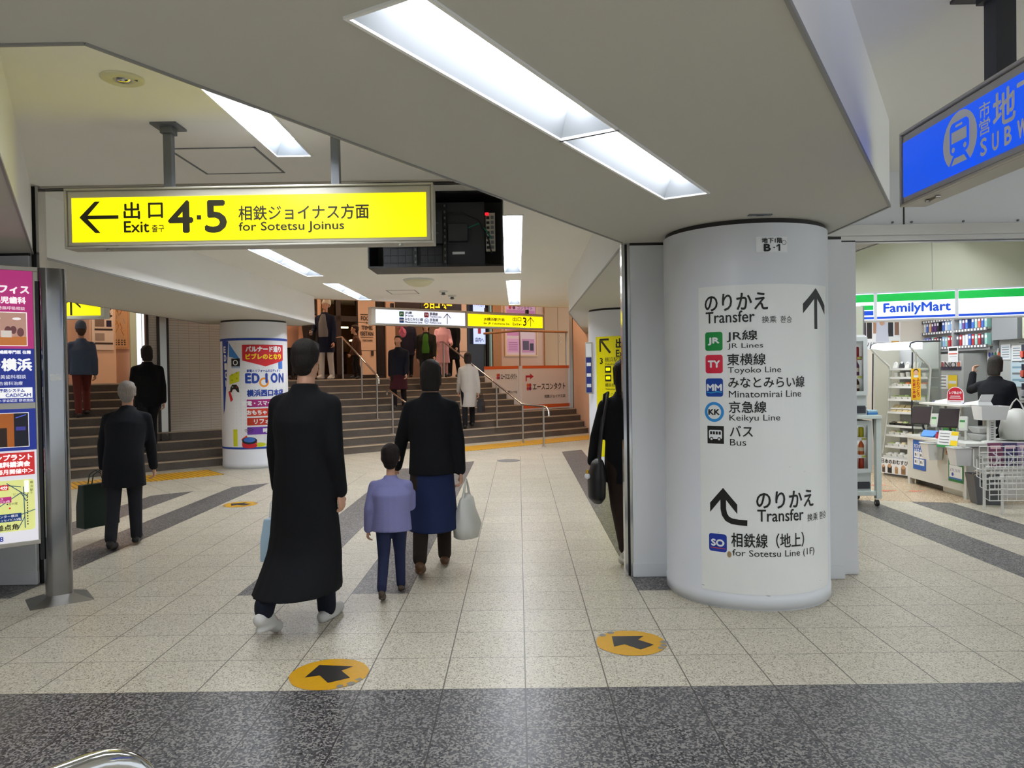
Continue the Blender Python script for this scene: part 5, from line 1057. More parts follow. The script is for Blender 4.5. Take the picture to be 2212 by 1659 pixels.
def art_table(q, W_, H_):
    for i in range(4): q.rect(.02, .03 + .045 * i, .48, .045 + .045 * i, MGREY, 1)
    q.rect(W_ - .22, 0, W_, H_, YE, 1.5); q.rect(W_ - .2, H_ * .4, W_ - .02, H_ * .6, WINK, 2)
wallnote('price_table', 11.25, 10.5, 1.20, 1.40, WINK, 'wide price table with yellow end on the grey cupboard', art_table)
def art_dots(q, W_, H_):
    for k, c_ in enumerate(('#4a4fa8', '#3a6a9a', '#2f7a4a', '#d0603a')): q.disc(.05 + .065 * k, H_ * .45, .026, ink(c_), 1, .034, 14)
wallnote('age_notice', 10.32, 10.08, 1.60, 1.76, WINK, 'white card with four coloured dots by the clerk hand', art_dots, 6.40)
for i, (y0, y1, z0, z1, c_, lab) in enumerate(((10.05, 9.85, 1.60, 1.80, '#dfe2e6', 'small printed sheet above the clerk head'), (9.84, 9.50, 1.25, 1.75, '#b9cdd6', 'pale blue sheets pinned on the wall right of the clerk'), (9.82, 9.62, 1.58, 1.78, '#e4e6e8', 'white slanted sheet pinned over the pale blue sheets'))):
    def art_s(q, W_, H_):
        for k in range(5): q.rect(.03, H_ * (.15 + .16 * k), W_ - .03, H_ * (.2 + .16 * k), MGREY if k % 2 else ink('#7a9aae'), 1)
    wallnote('wall_sheet', y0, y1, z0, z1, ink(c_), lab, art_s, 6.41 - .004 * i)
# blister packs on the right
t = thing('hook_rack', (6.3, 9.1, .7), 'dark rack of hanging packs at the far right edge of the shop', 'rack')
b = MB(); b.box(6.36, 6.415, 8.88, 9.42, .6, 1.95, DGREY); obj('back_panel', b, t)
for k in range(5):
    b = MB(); b.box(6.22, 6.36, 8.90, 9.40, 1.80 - .24 * k, 1.806 - .24 * k, DGREY); obj('hook_bar', b, t)
for k in range(5):
    for j in range(6):
        y = 8.95 + .08 * j; z = 1.60 - .24 * k; tt = thing('hanging_pack', (6.25, y, z), 'small hanging pack on the dark rack at the far right', 'pack', 'packs on the dark hook rack')
        b = MB(); b.box(6.24, 6.25, y - .035, y + .035, z, z + .18, ink('#26283a' if k < 4 else '#d8d8d4')); obj('card', b, tt)
        b = MB(); b.box(6.215, 6.24, y - .025, y + .025, z + .02, z + .10, ink(['#d85a48', '#d86450', '#c8c8cc', '#5a8ad0', '#3a3a58'][k])); obj('product', b, tt, .005)
for i, (x, y) in enumerate(((4.52, 9.75), (4.42, 9.3), (4.75, 9.25))):
    b = MB(); b.add([(x, y, .0015), (x + .10, y + .06, .0015), (x + .10, y + .02, .0015), (x + .22, y + .02, .0015), (x + .22, y - .02, .0015), (x + .10, y - .02, .0015), (x + .10, y - .06, .0015)], [(0, 1, 6), (2, 3, 4, 5)], ink('#c8604a')); tag(obj('floor_mark', b), 'small red arrow mark on the shop floor before the counter', 'floor marker', 'red marks on the shop floor')
a = Art(); a.rect(0, 0, .62, .42, WINK, 0); p = a.obj('wall_poster', on_plane((5.32, 11.74, 1.80), (1, 0, 0), (0, -1, 0), .002)); tag(p, 'large poster with dark clothes and white shirt above the chilled case', 'poster')
a = Art()
for k, (x, w_, z0) in enumerate(((.02, .07, .22), (.10, .08, .17), (.2, .07, .25), (.43, .08, .2), (.53, .07, .22))): a.rect(x, z0, x + w_, .42, ink(['#3a3230', '#2c2826', '#b0846a', '#2a2a30', '#8a6a58'][k]), 1)
a.poly([(.25, .42), (.42, .42), (.44, .12), (.24, .12)], ink('#c9ccdc'), 1.5); a.disc(.335, .42, .04, ink('#c49a80'), 2, .05, 12); a.rect(.48, .08, .6, .13, ink('#c9963a'), 1)
for k in range(5): a.line([(.03 + .04 * k, .05), (.05 + .04 * k, .11)], .01, INK, 1)
a.obj('print', on_plane((5.32, 11.74, 1.80), (1, 0, 0), (0, -1, 0), .002), p)
t = thing('security_camera', (5.72, 8.3, 2.75), 'small black camera on the cream wall at the right edge', 'camera')
b = MB(); b.tube([(5.72, 8.42, 2.78), (5.72, 8.34, 2.76), (5.70, 8.30, 2.70)], .012, BLACKP, 8); obj('arm', b, t)
b = MB(); b.tube([(5.74, 8.36, 2.70), (5.66, 8.24, 2.66)], .03, BLACKP, 14); obj('body', b, t)

# ================================================================== STAIR RAILS, HOARDING, UPSTAIRS NOTICES
def handrail(label, rail, posts, r=.021, end=None):
    p = V(rail[0]); t = thing('handrail', (p.x, p.y, 0), label, 'handrail'); b = MB(); b.tube(rail, r, CHROME, 12); obj('rail', b, t)
    for top, z0 in posts:
        top = V(top); b = MB(); b.tube([(top.x, top.y, z0), (top.x, top.y, top.z - .01)], .019, BRUSH, 10); b.lathe([(.05, 0), (.05, .006), (.02, .01)], (top.x, top.y, z0), BRUSH, 18); obj('post', b, t)
lerp = lambda a, c, k: V(a).lerp(V(c), k)
A0, A1 = V((.08, 16.2, .84)), V((-1.93, 19.5, 2.36)); E0 = V((.5, 15.35, .83))
handrail('steel handrail at the right of the stairs, ending on the floor before the steps', [(.60, 15.05, .64), (.60, 15.10, .74), (.565, 15.19, .81), E0, A0, A1, A1 + V((-.1, .16, 0))],
         [(E0, 0), (A0, 0), (lerp(A0, A1, .29), RISE * 2), (lerp(A0, A1, .62), RISE * 7), (A1, LZ)])
B0, B1 = V((-3.06, 16.23, 1.52)), V((-4.15, 17.77, 2.43))
handrail('steel handrail on the upper middle steps with a curved lower end', [(-2.99, 16.10, 1.33), (-2.99, 16.11, 1.42), (-3.02, 16.16, 1.49), B0, B1, B1 + V((-.2, .28, 0))], [(B0, RISE * 4), (lerp(B0, B1, .42), RISE * 6), (B1, LZ)])
B2, B3 = V((-2.74, 15.86, 1.20)), V((-2.10, 14.95, .86))
handrail('short steel handrail on the lower middle steps', [(-2.80, 15.96, 1.10), (-2.79, 15.95, 1.18), B2, B3, (-2.0, 14.8, .84), (-1.97, 14.75, .7)], [(lerp(B2, B3, .15), RISE * 2), (B3, 0)])

# white hoarding with orange bands, and the glass above it
t = thing('advert_hoarding', SN(1.9, 1.2, RISE * 4), 'white hoarding with orange bands beside the stairs, 相鉄ジョイナス店 printed small', 'advertisement')
HW = mat('hoarding white', '#dcd6d4', .45); HO = mat('hoarding orange', '#d4602c', .45)
b = MB(); sbox(b, 1.13, 2.80, 1.22, 1.32, RISE * 4 + .002, 1.70, HW); pr_ = obj('front_board', b, t)
b = MB(); sbox(b, 1.10, 1.16, 1.32, 2.72, RISE * 4, 1.70, HW); pl_ = obj('side_board', b, t)
fo, fl = SN(1.13, 1.22, 0), SN(1.10, 2.72, 0)
a = Art(); a.rect(.03, .615, 1.66, .70, HO, 1); a.rect(.03, 1.625, 1.66, 1.70, HO, 1)
ra = ink('#b01f34'); a.poly([(.13, 1.30), (.17, 1.30), (.17, 1.40), (.28, 1.40), (.28, 1.35), (.40, 1.42), (.28, 1.50), (.28, 1.45), (.13, 1.45)], ra, 2)
def petals(a, x, y, r): 
    for dx, dy, c_ in ((-1, 1, '#d0602c'), (1, 1, '#b83a3c'), (-1, -1, '#c03444'), (1, -1, '#7a2a4c')): a.disc(x + dx * r * .9, y + dy * r, r, ink(c_), 2, r * 1.15, 16)
petals(a, .24, 1.16, .042); a.text('エースコンタクト', .37, 1.08, 1.50, 1.245, INK, 2, .003); a.text('相鉄ジョイナス店', .76, .86, 1.50, .945, INK, 2, .001)
a.obj('lettering', on_plane(fo, SV, -NV, .002), pr_)
a = Art(); a.rect(.0, .58, 1.42, .68, HO, 1); a.rect(.0, 1.62, 1.42, 1.70, HO, 1); petals(a, .60, 1.43, .036); a.text('エースコンタクト', .72, 1.36, 1.36, 1.50, INK, 2, .002); a.text('相鉄ジョイナス店', .98, 1.0, 1.36, 1.07, INK, 2, .001)
a.obj('lettering', on_plane(fl, -NV, -SV, .002), pl_)
t = thing('glass_balustrade', SN(1.9, 1.3, 1.7), 'glass balustrade with brown top rail standing above the white hoarding', 'balustrade')
b = MB(); sbox(b, 1.15, 2.75, 1.262, 1.272, 1.70, 2.56, GLASS); sbox(b, 1.125, 1.135, 1.272, 2.7, 1.70, 2.56, GLASS); obj('pane', b, t)
b = MB(); b.tube([SN(2.78, 1.27, 2.58), SN(1.13, 1.27, 2.58), SN(1.13, 2.74, 2.58)], .03, mat('brown rail', '#a87850', .4), 12); obj('top_rail', b, t)
for s_, n_ in ((1.13, 1.27), (2.74, 1.27)):
    b = MB(); sbox(b, s_ - .012, s_ + .012, n_ - .012, n_ + .012, 1.70, 2.56, BRUSH); obj('post', b, t)
def wallart(name, s0, s1, z0, z1, m, label, fn=None, n=5.49, cat='poster', fr=None):
    o_ = SN(s0, n, z0); a = Art(); a.rect(0, 0, s1 - s0, z1 - z0, m, 0); p = a.obj(name, on_plane(o_, SV, -NV, .003)); tag(p, label, cat)
    if fr: b = MB(); [sbox(b, *q, n - .03, n + .008, *z, fr) for q, z in (((s0 - .05, s1 + .05), (z0 - .05, z0)), ((s0 - .05, s1 + .05), (z1, z1 + .05)), ((s0 - .05, s0), (z0, z1)), ((s1, s1 + .05), (z0, z1)))]; obj('frame', b, p)
    if fn: q = Art(); fn(q, s1 - s0, z1 - z0); q.obj('print', on_plane(o_, SV, -NV, .003), p)
    return p
BK = ink('#3a2a20')
t = thing('wall_lettering', SN(-.85, 5.49, 2.7), 'dark lettering FOOD & TIME ISETAN on the peach panel upstairs', 'sign')
a = Art(); a.rect(.03, .87, .42, .89, BK, 1); a.text('FOOD', .05, .72, .40, .83, BK, 1, .004); a.text('&', .20, .615, .25, .68, BK, 1); a.text('TIME', .06, .46, .40, .57, BK, 1, .004); a.text('ISETAN', .03, .30, .42, .41, BK, 1, .004); a.rect(.03, .245, .42, .26, BK, 1); a.text('YOKOHAMA', .08, .14, .40, .19, BK, 1, .002)
a.obj('lettering', on_plane(SN(-1.09, 5.485, 2.32), SV, -NV, .003), t)
b = MB(); sbox(b, -.74, -.67, 5.47, 5.5, 2.06, 2.20, BK); obj('wall_plate', b, t)
def art_map(q, W_, H_):
    random.seed(5)
    for k in range(26): x, y = random.uniform(.03, W_ - .08), random.uniform(.12, H_ - .06); q.line([(x, y), (x + random.uniform(-.07, .07), y + random.uniform(-.15, .15))], .012, ink(random.choice(['#b8863a', '#d8a02a', '#7a5a3c', '#9aa2a8', '#c0562a'])), 1)
    for i in range(4):
        for j in range(3): q.rect(.03 + .06 * i, .04 + .05 * j, .06 + .06 * i, .065 + .05 * j, BK, 1)
wallart('map_poster', -7.22, -6.93, 2.24, 3.25, ink('#dcb48a'), 'tan map poster on the peach wall above the left stairs', art_map, fr=mat('poster frame', '#d0a074', .5))
def art_ads(q, W_, H_):
    q.text('SHO', .12, H_ - .30, W_ - .04, H_ - .2, INK, 1, .003); q.text('IN', .2, H_ - .45, W_ - .06, H_ - .35, INK, 1, .003)
    for y in (.12, .42, .72): q.rect(.05, y, W_ - .02, y + .04, BK, 1)
    q.rect(.06, .5, .24, .68, ink('#7a6458'), 1); q.rect(.28, .5, .38, .64, ink('#2a2038'), 1); q.rect(.06, .2, .24, .36, ink('#9a8678'), 1)
wallart('shop_poster', -7.76, -7.34, 2.15, 3.3, ink('#d8c4b4'), 'pale poster with small pictures on the peach wall, left of the map', art_ads, n=4.9)
b = MB(); sbox(b, -7.8, -7.30, 4.92, 5.5, LZ, 4.2, PEACH2); struct('wall_stair_pier', b)
t = thing('lit_panel_door', SN(-6.65, 5.3, LZ), 'tall bluish white lit panel in a steel frame left of the shutter', 'sign')
b = MB(); sbox(b, -6.80, -6.46, 5.30, 5.33, LZ + .02, 3.6, lit('#dfeeff', .95)); obj('panel', b, t)
b = MB()
for q in ((-6.93, -6.80), (-6.46, -6.40)): sbox(b, *q, 5.26, 5.36, LZ, 3.65, mat('pale green frame', '#b4c4b4', .4))
sbox(b, -6.69, -6.68, 5.285, 5.30, LZ, 3.6, SATIN); obj('frame', b, t)
def art_in(q, W_, H_):
    q.text('ゲートウェイ', .05, H_ - .16, W_ - .05, H_ - .06, NB, 1, .002); q.text('ご利用は', .06, .80, W_ - .06, .9, NB, 1, .002)
    q.poly([(W_ / 2 - .06, .32), (W_ / 2 + .06, .32), (W_ / 2 + .06, .5), (W_ / 2 + .13, .5), (W_ / 2, .7), (W_ / 2 - .13, .5), (W_ / 2 - .06, .5)], ink('#b02a38'), 1); q.text('店内へ', .07, .06, W_ - .07, .2, INK, 1, .003)
t = thing('wall_cupboard', SN(6.3, 5.45, LZ), 'plain beige cupboard doors on the wall right of the pink posters', 'cupboard')
b = MB(); sbox(b, 5.75, 6.98, 5.44, 5.5, LZ, 3.9, mat('beige door', '#b58e66', .5)); sbox(b, 6.34, 6.35, 5.436, 5.44, LZ, 3.9, BROWN); obj('doors', b, t)
for z in (2.55, 2.75):
    b = MB(); p = SN(6.44, 5.44, z); b.tube([p, p - NV * .03], .02, SATIN, 12); obj('knob', b, t)
wallart('entrance_sign', 2.79, 3.26, 2.43, 3.75, lit('#b9ccff', .7), 'bluish lit sign with red up arrow and 店内へ in the upstairs doorway', art_in, n=5.45, cat='sign')
def art_pink(q, W_, H_):
    q.rect(0, 1.0, W_, H_, ink('#e0aec8'), .5); q.rect(.05, .62, W_ * .47, .98, ink('#d88ab8'), 1); q.rect(.05, 1.12, W_ - .05, 1.45, ink('#cf7fb0'), 1); q.disc(W_ * .8, 1.1, .25, ink('#e8c4d8'), 1.5, .1)
    q.rect(.06, .08, .58, .52, ink('#e4a8cc'), 1); q.rect(.68, .08, 1.22, .52, ink('#d090b0'), 1); q.rect(.72, .16, .98, .46, ink('#5a4a58'), 2); q.rect(1.02, .14, 1.18, .38, ink('#3a3038'), 2)
    for k in range(5): q.rect(.12, .15 + .06 * k, .50, .17 + .06 * k, ink('#b06a98'), 2)
    q.disc(.2, H_ - .12, .06, ink('#c03444'), 2); q.disc(.36, H_ - .12, .06, ink('#7a2a4c'), 2); q.text('コンタクト', .5, H_ - .18, 1.15, H_ - .06, ink('#a04a70'), 2, .002)
wallart('pink_notice_case', 4.10, 5.40, 2.10, 3.75, ink('#e6c6c8'), 'framed case of pink posters on the wall above the hoarding', art_pink, fr=mat('case frame', '#dcb488', .5))
b = MB(); sbox(b, 3.52, 3.86, 5.40, 5.50, LZ, 3.8, mat('wood strip', '#a8703c', .5, noise=(20, .15))); tag(obj('wood_post', b), 'slatted wood post beside the framed pink posters', 'post')
b = MB(); sbox(b, 3.40, 3.46, 5.38, 5.46, LZ, 3.8, mat('teal frame', '#8fb0ac', .4)); tag(obj('door_post', b), 'pale teal door post left of the wood post upstairs', 'post')
t = thing('neon_sign', SN(.95, 4.6, 3.3), 'bright yellow letters hung above the far white sign', 'sign')
a = Art(); yn = lit('#ffd21c', 1.0)
a.text('ろ日ユム一', .0, .02, .95, .24, yn, 1, .008); a.text('ハ１日時', .55, -.24, 1.2, -.04, yn, 1, .008)
a.obj('letters', on_plane(SN(.45, 4.6, 3.35), SV, -NV, .004), t)
b = MB(); sbox(b, .35, 1.75, 4.61, 4.65, 3.02, 3.65, BROWN); obj('board', b, t)
b = MB(); [sbox(b, s_, s_ + .03, 4.62, 4.65, 3.65, 4.55, BROWN) for s_ in (.5, 1.55)]; obj('hanger', b, t)

# ================================================================== PEOPLE
def rings(mb, rs, seg=20):     # rs: (centre, rx, ry, axis_x, axis_y) cross sections -> closed loft
    vs = []
    for c, rx, ry, ax, ay in rs: vs += [c + ax * (rx * cos(2 * pi * k / seg)) + ay * (ry * sin(2 * pi * k / seg)) for k in range(seg)]
    n = len(rs); fs = [(i * seg + k, i * seg + (k + 1) % seg, (i + 1) * seg + (k + 1) % seg, (i + 1) * seg + k) for i in range(n - 1) for k in range(seg)]
    fs += [tuple(range(seg - 1, -1, -1)), tuple(range((n - 1) * seg, n * seg))]; mb.add(vs, fs, BLACKP)
XA, YA, ZA = V((1, 0, 0)), V((0, 1, 0)), V((0, 0, 1))
def capsule(mb, a, b, ra, rb, fl=1.0, side=None, seg=14):
    a, b = V(a), V(b); d = (b - a); L = d.length; d = d / L if L > 1e-6 else ZA
    ax = side.copy() if side else d.orthogonal(); ax = (ax - d * ax.dot(d)).normalized(); ay = d.cross(ax); rs = []
    for k in range(5): t = pi / 2 * (1 - k / 4); rs.append((a - d * (ra * sin(t)), max(1e-4, ra * cos(t)), max(1e-4, ra * cos(t)) * fl, ax, ay))
    for k in range(5): t = pi / 2 * k / 4; rs.append((b + d * (rb * sin(t)), max(1e-4, rb * cos(t)), max(1e-4, rb * cos(t)) * fl, ax, ay))
    rings(mb, rs, seg)
def ellip(mb, c, rx, ry, rz, ax=XA, ay=YA, seg=18):
    az = ax.cross(ay).normalized() * ax.length; rings(mb, [(V(c) + az * (rz * sin(t)), max(1e-4, rx * cos(t)), max(1e-4, ry * cos(t)), ax, ay) for t in [pi * (k / 10 - .5) for k in range(11)]], seg)
def blob(name, mb, m, parent, voxel, smooth, M, label=None):
    """one continuous skin over everything in mb (voxel remesh, then smoothing)"""
    me = bpy.data.meshes.new(name); me.from_pydata(mb.v, [], mb.f); o = bpy.data.objects.new(name, me); COL.objects.link(o)
    r = o.modifiers.new('r', 'REMESH'); r.mode = 'VOXEL'; r.voxel_size = voxel
    if smooth: s_ = o.modifiers.new('s', 'SMOOTH'); s_.factor = .5; s_.iterations = smooth
    out = bpy.data.meshes.new_from_object(o.evaluated_get(bpy.context.evaluated_depsgraph_get())); bpy.data.objects.remove(o); bpy.data.meshes.remove(me)
    out.transform(M); out.name = name; out.materials.clear(); out.materials.append(m)
    out.polygons.foreach_set('use_smooth', [True] * len(out.polygons)); out.update()
    return link(name, out, parent, 0, label)
def dirv(sw, ab, sx): return V((sx * sin(R(ab)), sin(R(sw)) * cos(R(ab)), -cos(R(sw)) * cos(R(ab))))
def cloth(h, rough=.85):
    k = 'cloth ' + h
    return mat(k, h, rough, bump=(160, .25), spec=.25)
SKIN = mat('skin', '#c99a80', .55); LIP = mat('lip', '#a8685c', .5); EYE = mat('eye dark', '#1c1512', .2); EYEW = mat('eye white', '#e6e2dc', .3)

def hairmat(h):
    k = 'hair ' + h
    if k in MATS: return MATS[k]
    m = mat(k, h, .6, spec=.3); nt = m.node_tree; bs = nt.nodes['Principled BSDF']; L = nt.links.new; c = lin(h)
    tc = N(nt, 'ShaderNodeTexCoord'); mp = N(nt, 'ShaderNodeMapping'); mp.inputs['Scale'].default_value = (150, 150, 14); L(tc.outputs['Object'], mp.inputs['Vector'])
    n = N(nt, 'ShaderNodeTexNoise'); n.inputs['Scale'].default_value = 1; n.inputs['Detail'].default_value = 5; L(mp.outputs[0], n.inputs['Vector'])
    L(mixc(nt, n.outputs['Fac'], tuple(v * .55 for v in c), tuple(min(1, v * 1.7) for v in c)), bs.inputs['Base Color'])
    bp = N(nt, 'ShaderNodeBump'); bp.inputs['Strength'].default_value = .8; bp.inputs['Distance'].default_value = .01; L(n.outputs['Fac'], bp.inputs['Height']); L(bp.outputs[0], bs.inputs['Normal'])
    return m
def person(loc, yaw, H, label, group=None, legs=((14, 4), (-16, 22)), lean=2, arms=((-12, 6, 12), (12, 6, 14)), head=(0, 0), coat='#15161a', hem=.78, flare=1.0, bottom='#22242c', skirt=None, shoes='#2a2a2c',
           hair='#1b1614', style='short', hat=None, inner=None, open_front=False, collar=True, detail=1, hood=None, build=1.0, name='person', puffy=False, hs=1.0, fist=(0.6, 0.6)):
    """legs: per side (right, left) = (forward swing, knee bend); arms: (forward swing, out, elbow bend); local +y is the facing direction"""
    S = H / 1.70; vx = .0075 if detail else .010; cx = .013
    M = Matrix.Translation(V(loc)) @ Matrix.Rotation(R(yaw), 4, 'Z') @ Matrix.Scale(S, 4)
    t = thing(name, loc, label, 'person', group)
    # joints
    feet = []
    for i, sx in ((0, 1), (1, -1)):
        a, k = legs[i]; hp = V((sx * .088, 0, 0)); kn = hp + V((0, sin(R(a)), -cos(R(a)))) * .42; an = kn + V((0, sin(R(a - k)), -cos(R(a - k)))) * .40
        tilt = R(min(0, a - k) * .9); toe = an + V((0, cos(tilt) * .15, sin(tilt) * .15 - .045)); heel = an + V((0, -.05, -.055)); feet.append([hp, kn, an, toe, heel])
    low = min(min(f_[3].z - .03, f_[4].z - .02) for f_ in feet); up_ = V((0, 0, -low))
    feet = [[p + up_ for p in f_] for f_ in feet]; pel = up_.copy()
    L = R(lean); sp = V((0, sin(L), cos(L))); sf = V((0, cos(L), -sin(L)))
    waist = pel + sp * .14; chest = pel + sp * .34; neck = pel + sp * .535; hp_, hy_ = R(head[0] + lean * .5), R(head[1])
    hup = Matrix.Rotation(hy_, 3, 'Z') @ Matrix.Rotation(-hp_, 3, 'X') @ ZA; hfw = Matrix.Rotation(hy_, 3, 'Z') @ Matrix.Rotation(-hp_, 3, 'X') @ YA; hx = hfw.cross(hup) * hs; hup = hup * hs; hfw = hfw * hs
    hc = neck + hup * .186 + hfw * .024
    # ---- body: one skin
    b = MB(); bw = build
    rings(b, [(pel - ZA * .06, .10, .08, XA, YA), (pel, .155 * bw, .105 * bw, XA, YA), (waist, .135 * bw, .098 * bw, XA, sf), (chest, .160 * bw, .112 * bw, XA, sf), (pel + sp * .45, .165 * bw, .09, XA, sf), (pel + sp * .52, .07, .06, XA, sf)])
    capsule(b, neck - sp * .03, hc - hup * .07, .056, .052)
    ellip(b, hc + hup * .022, .076, .094, .098, hx, hfw); ellip(b, hc - hup * .042 + hfw * .022, .058, .066, .076, hx, hfw)
    capsule(b, hc + hfw * .088 + hup * .005, hc + hfw * .107 - hup * .028, .009, .015); ellip(b, hc + hfw * .078 - hup * .098, .026, .02, .018, hx, hfw)
    capsule(b, hc + hfw * .084 + hup * .022 - hx * .03, hc + hfw * .084 + hup * .022 + hx * .03, .011, .011); ellip(b, hc + hfw * .086 - hup * .06, .022, .012, .012, hx, hfw)
    for sx in (1, -1): ellip(b, hc + hx * (sx * .077) - hup * .006 - hfw * .01, .011, .020, .032, hx, hfw)
    hands = []
    for i, sx in ((0, 1), (1, -1)):
        sw, ab, bd = arms[i][:3]; ab2 = arms[i][3] if len(arms[i]) > 3 else ab * .4
        sh = neck - sp * .092 + XA * (sx * .168 * bw); el = sh + dirv(sw + lean * .6, ab, sx) * .285; fd = dirv(sw + bd + lean * .6, ab2, sx); wr = el + fd * .25
        capsule(b, neck - sp * .05, sh, .055, .045); capsule(b, sh, el, .047, .040); capsule(b, el, wr, .040, .027)
        side = (sf.cross(fd) if abs(fd.z) > .5 else fd.cross(ZA)); pn = XA * -sx; pn = (pn - fd * pn.dot(fd)).normalized(); pk = fd.cross(pn)       # palm normal looks inwards
        if pk.y < 0: pk = -pk
        pm = wr + fd * .055; capsule(b, wr + fd * .02, wr + fd * .075, .036, .040, .42, pk)
        for q, (off, ln) in enumerate(((.028, .066), (.010, .074), (-.009, .070), (-.027, .056))):
            base = wr + fd * .092 + pk * off; cu = fist[i] * (.9 + .12 * q); d1 = (fd * cos(cu) + pn * sin(cu)).normalized(); d2 = (fd * cos(cu * 2) + pn * sin(cu * 2)).normalized()
            mid = base + d1 * (ln * .52); capsule(b, base, mid, .0105, .0095, seg=8); capsule(b, mid, mid + d2 * (ln * .5), .0095, .0085, seg=8)
        tb = wr + fd * .04 + pk * .034; tm = tb + (fd * .7 + pk * .7 + pn * .25).normalized() * .04; capsule(b, tb - pk * .012, tm, .013, .0115, seg=8); capsule(b, tm, tm + (fd * .9 + pk * .15 + pn * .4).normalized() * .032, .0115, .0095, seg=8)
        hands.append(wr + fd * .085 + pn * .012)
        arms_j.append((sh, el, wr)) if False else None
        feet[i] += [sh, el, wr, fd]
    for f_ in feet:
        capsule(b, f_[0], f_[1], .082 * bw, .054); capsule(b, f_[1], f_[2], .052, .036); capsule(b, f_[2], f_[3], .035, .03); capsule(b, f_[4], f_[3], .028, .03)
    body = blob('body', b, SKIN, t, vx, 2, M)
    P = lambda v: M @ v
    e = MB(); n3 = M.to_3x3()
    for sx in (1, -1):
        c_ = hc + hx * (sx * .031) + hfw * .083 + hup * .004
        e.lathe([(.0001, -.012 * S), (.009 * S, -.008 * S), (.012 * S, 0), (.009 * S, .008 * S), (.0001, .012 * S)], P(c_), EYEW, 12); e.lathe([(.0001, -.006 * S), (.005 * S, -.003 * S), (.006 * S, 0), (.005 * S, .003 * S), (.0001, .006 * S)], P(c_ + hfw * .0085), EYE, 10)
    obj('eyes', e, body); e = MB(); e.tube([P(hc + hfw * .096 - hup * .060 - hx * .02), P(hc + hfw * .101 - hup * .058), P(hc + hfw * .096 - hup * .060 + hx * .02)], .0045 * S, LIP, 8); obj('mouth', e, body)
    # ---- hair / hat / hood
    if style != 'none':
        b = MB(); ellip(b, hc + hup * .045 - hfw * .018, .086, .096, .088, hx, hfw); ellip(b, hc + hup * .0 - hfw * .045, .080, .066, .085, hx, hfw); ellip(b, hc - hup * .060 - hfw * .048, .060, .034, .045, hx, hfw); ellip(b, hc + hup * .085 + hfw * .02, .070, .066, .038, hx, hfw)
        for sx in (1, -1): capsule(b, hc + hx * (sx * .070) + hup * .05 - hfw * .01, hc + hx * (sx * .074) - hup * (.01 if style == 'short' else .08) - hfw * .025, .022, .016)
        if style in ('long', 'bob'): rings(b, [(hc - hfw * .05 + hup * .03, .082, .055, hx, hfw), (hc - hfw * .06 - hup * .08, .085, .045, hx, hfw), (hc - hfw * .07 - hup * (.14 if style == 'bob' else .26), .07, .03, hx, hfw)])
        if style == 'bun': ellip(b, hc + hup * .03 - hfw * .125, .04, .035, .04, hx, hfw)
        blob('hair', b, hairmat(hair), t, .008 if detail else .010, 2, M)
    if hat:
        b = MB(); ellip(b, hc + hup * .090 - hfw * .012, .094, .104, .112, hx, hfw); rings(b, [(hc + hup * .028 - hfw * .006, .097, .110, hx, hfw), (hc + hup * .075 - hfw * .006, .097, .108, hx, hfw)]); blob('hat', b, mat('knit ' + hat, hat, .9, bump=(90, .6)), t, .009, 2, M)
    if hood:
        b = MB(); ellip(b, hc + hup * .03 - hfw * .03, .108, .104, .125, hx, hfw); rings(b, [(neck + sp * .0, .12, .10, XA, sf), (hc - hup * .05 - hfw * .045, .10, .08, hx, hfw)]); blob('hood', b, cloth(hood), t, .012, 3, M)
    # ---- trousers, shoes
    z_at = lambda f_, z: None
    if bottom:
        b = MB(); rings(b, [(pel - ZA * .07, .12 * bw, .10, XA, YA), (pel, .168 * bw, .120 * bw, XA, YA), (waist, .145 * bw, .108 * bw, XA, sf)])
        for f_ in feet: capsule(b, f_[0], f_[1], .095 * bw, .070); capsule(b, f_[1], f_[2] + ZA * .02, .070, .058); capsule(b, f_[2] + ZA * .03, f_[2] - (f_[2] - f_[1]).normalized() * .0, .058, .058)
        blob('trousers' if not skirt else 'leggings', b, cloth(bottom), t, cx, 3, M)
    for f_ in feet:
        b = MB(); an, toe, heel = f_[2], f_[3], f_[4]; capsule(b, heel + ZA * .012, toe + ZA * .004, .038, .040, 1.0); capsule(b, an, toe - YA * .03 + ZA * .012, .042, .034); ellip(b, (heel + toe) / 2 - ZA * .008, .046, .115, .022)
        s_ = blob('shoe', b, mat('shoe ' + shoes, shoes, .5), t, .009, 2, M)
    # ---- coat / jacket
    def cross(z):      # where the legs are at height z -> (centre y, half depth)
        ys = []
        for f_ in feet:
            for p, q in ((f_[0], f_[1]), (f_[1], f_[2])):
                if min(p.z, q.z) - .001 <= z <= max(p.z, q.z) + .001: k = (z - p.z) / (q.z - p.z + 1e-9); ys.append(p.y + (q.y - p.y) * k)
        if not ys: ys = [f_[2].y for f_ in feet]
        return (max(ys) + min(ys)) / 2, (max(ys) - min(ys)) / 2
    pz = pel.z; hz = hem * 1.70 * pz / .865 if False else hem
    def skirt_rings(z0, z1, w0, w1, d0, d1, n=5):
        out = []
        for k in range(n + 1):
            z = z0 + (z1 - z0) * k / n; cy, hd = cross(z); out.append((V((0, cy, z)), w0 + (w1 - w0) * k / n, max(d0 + (d1 - d0) * k / n, hd * 1.15 + .105), XA, YA))
        return out
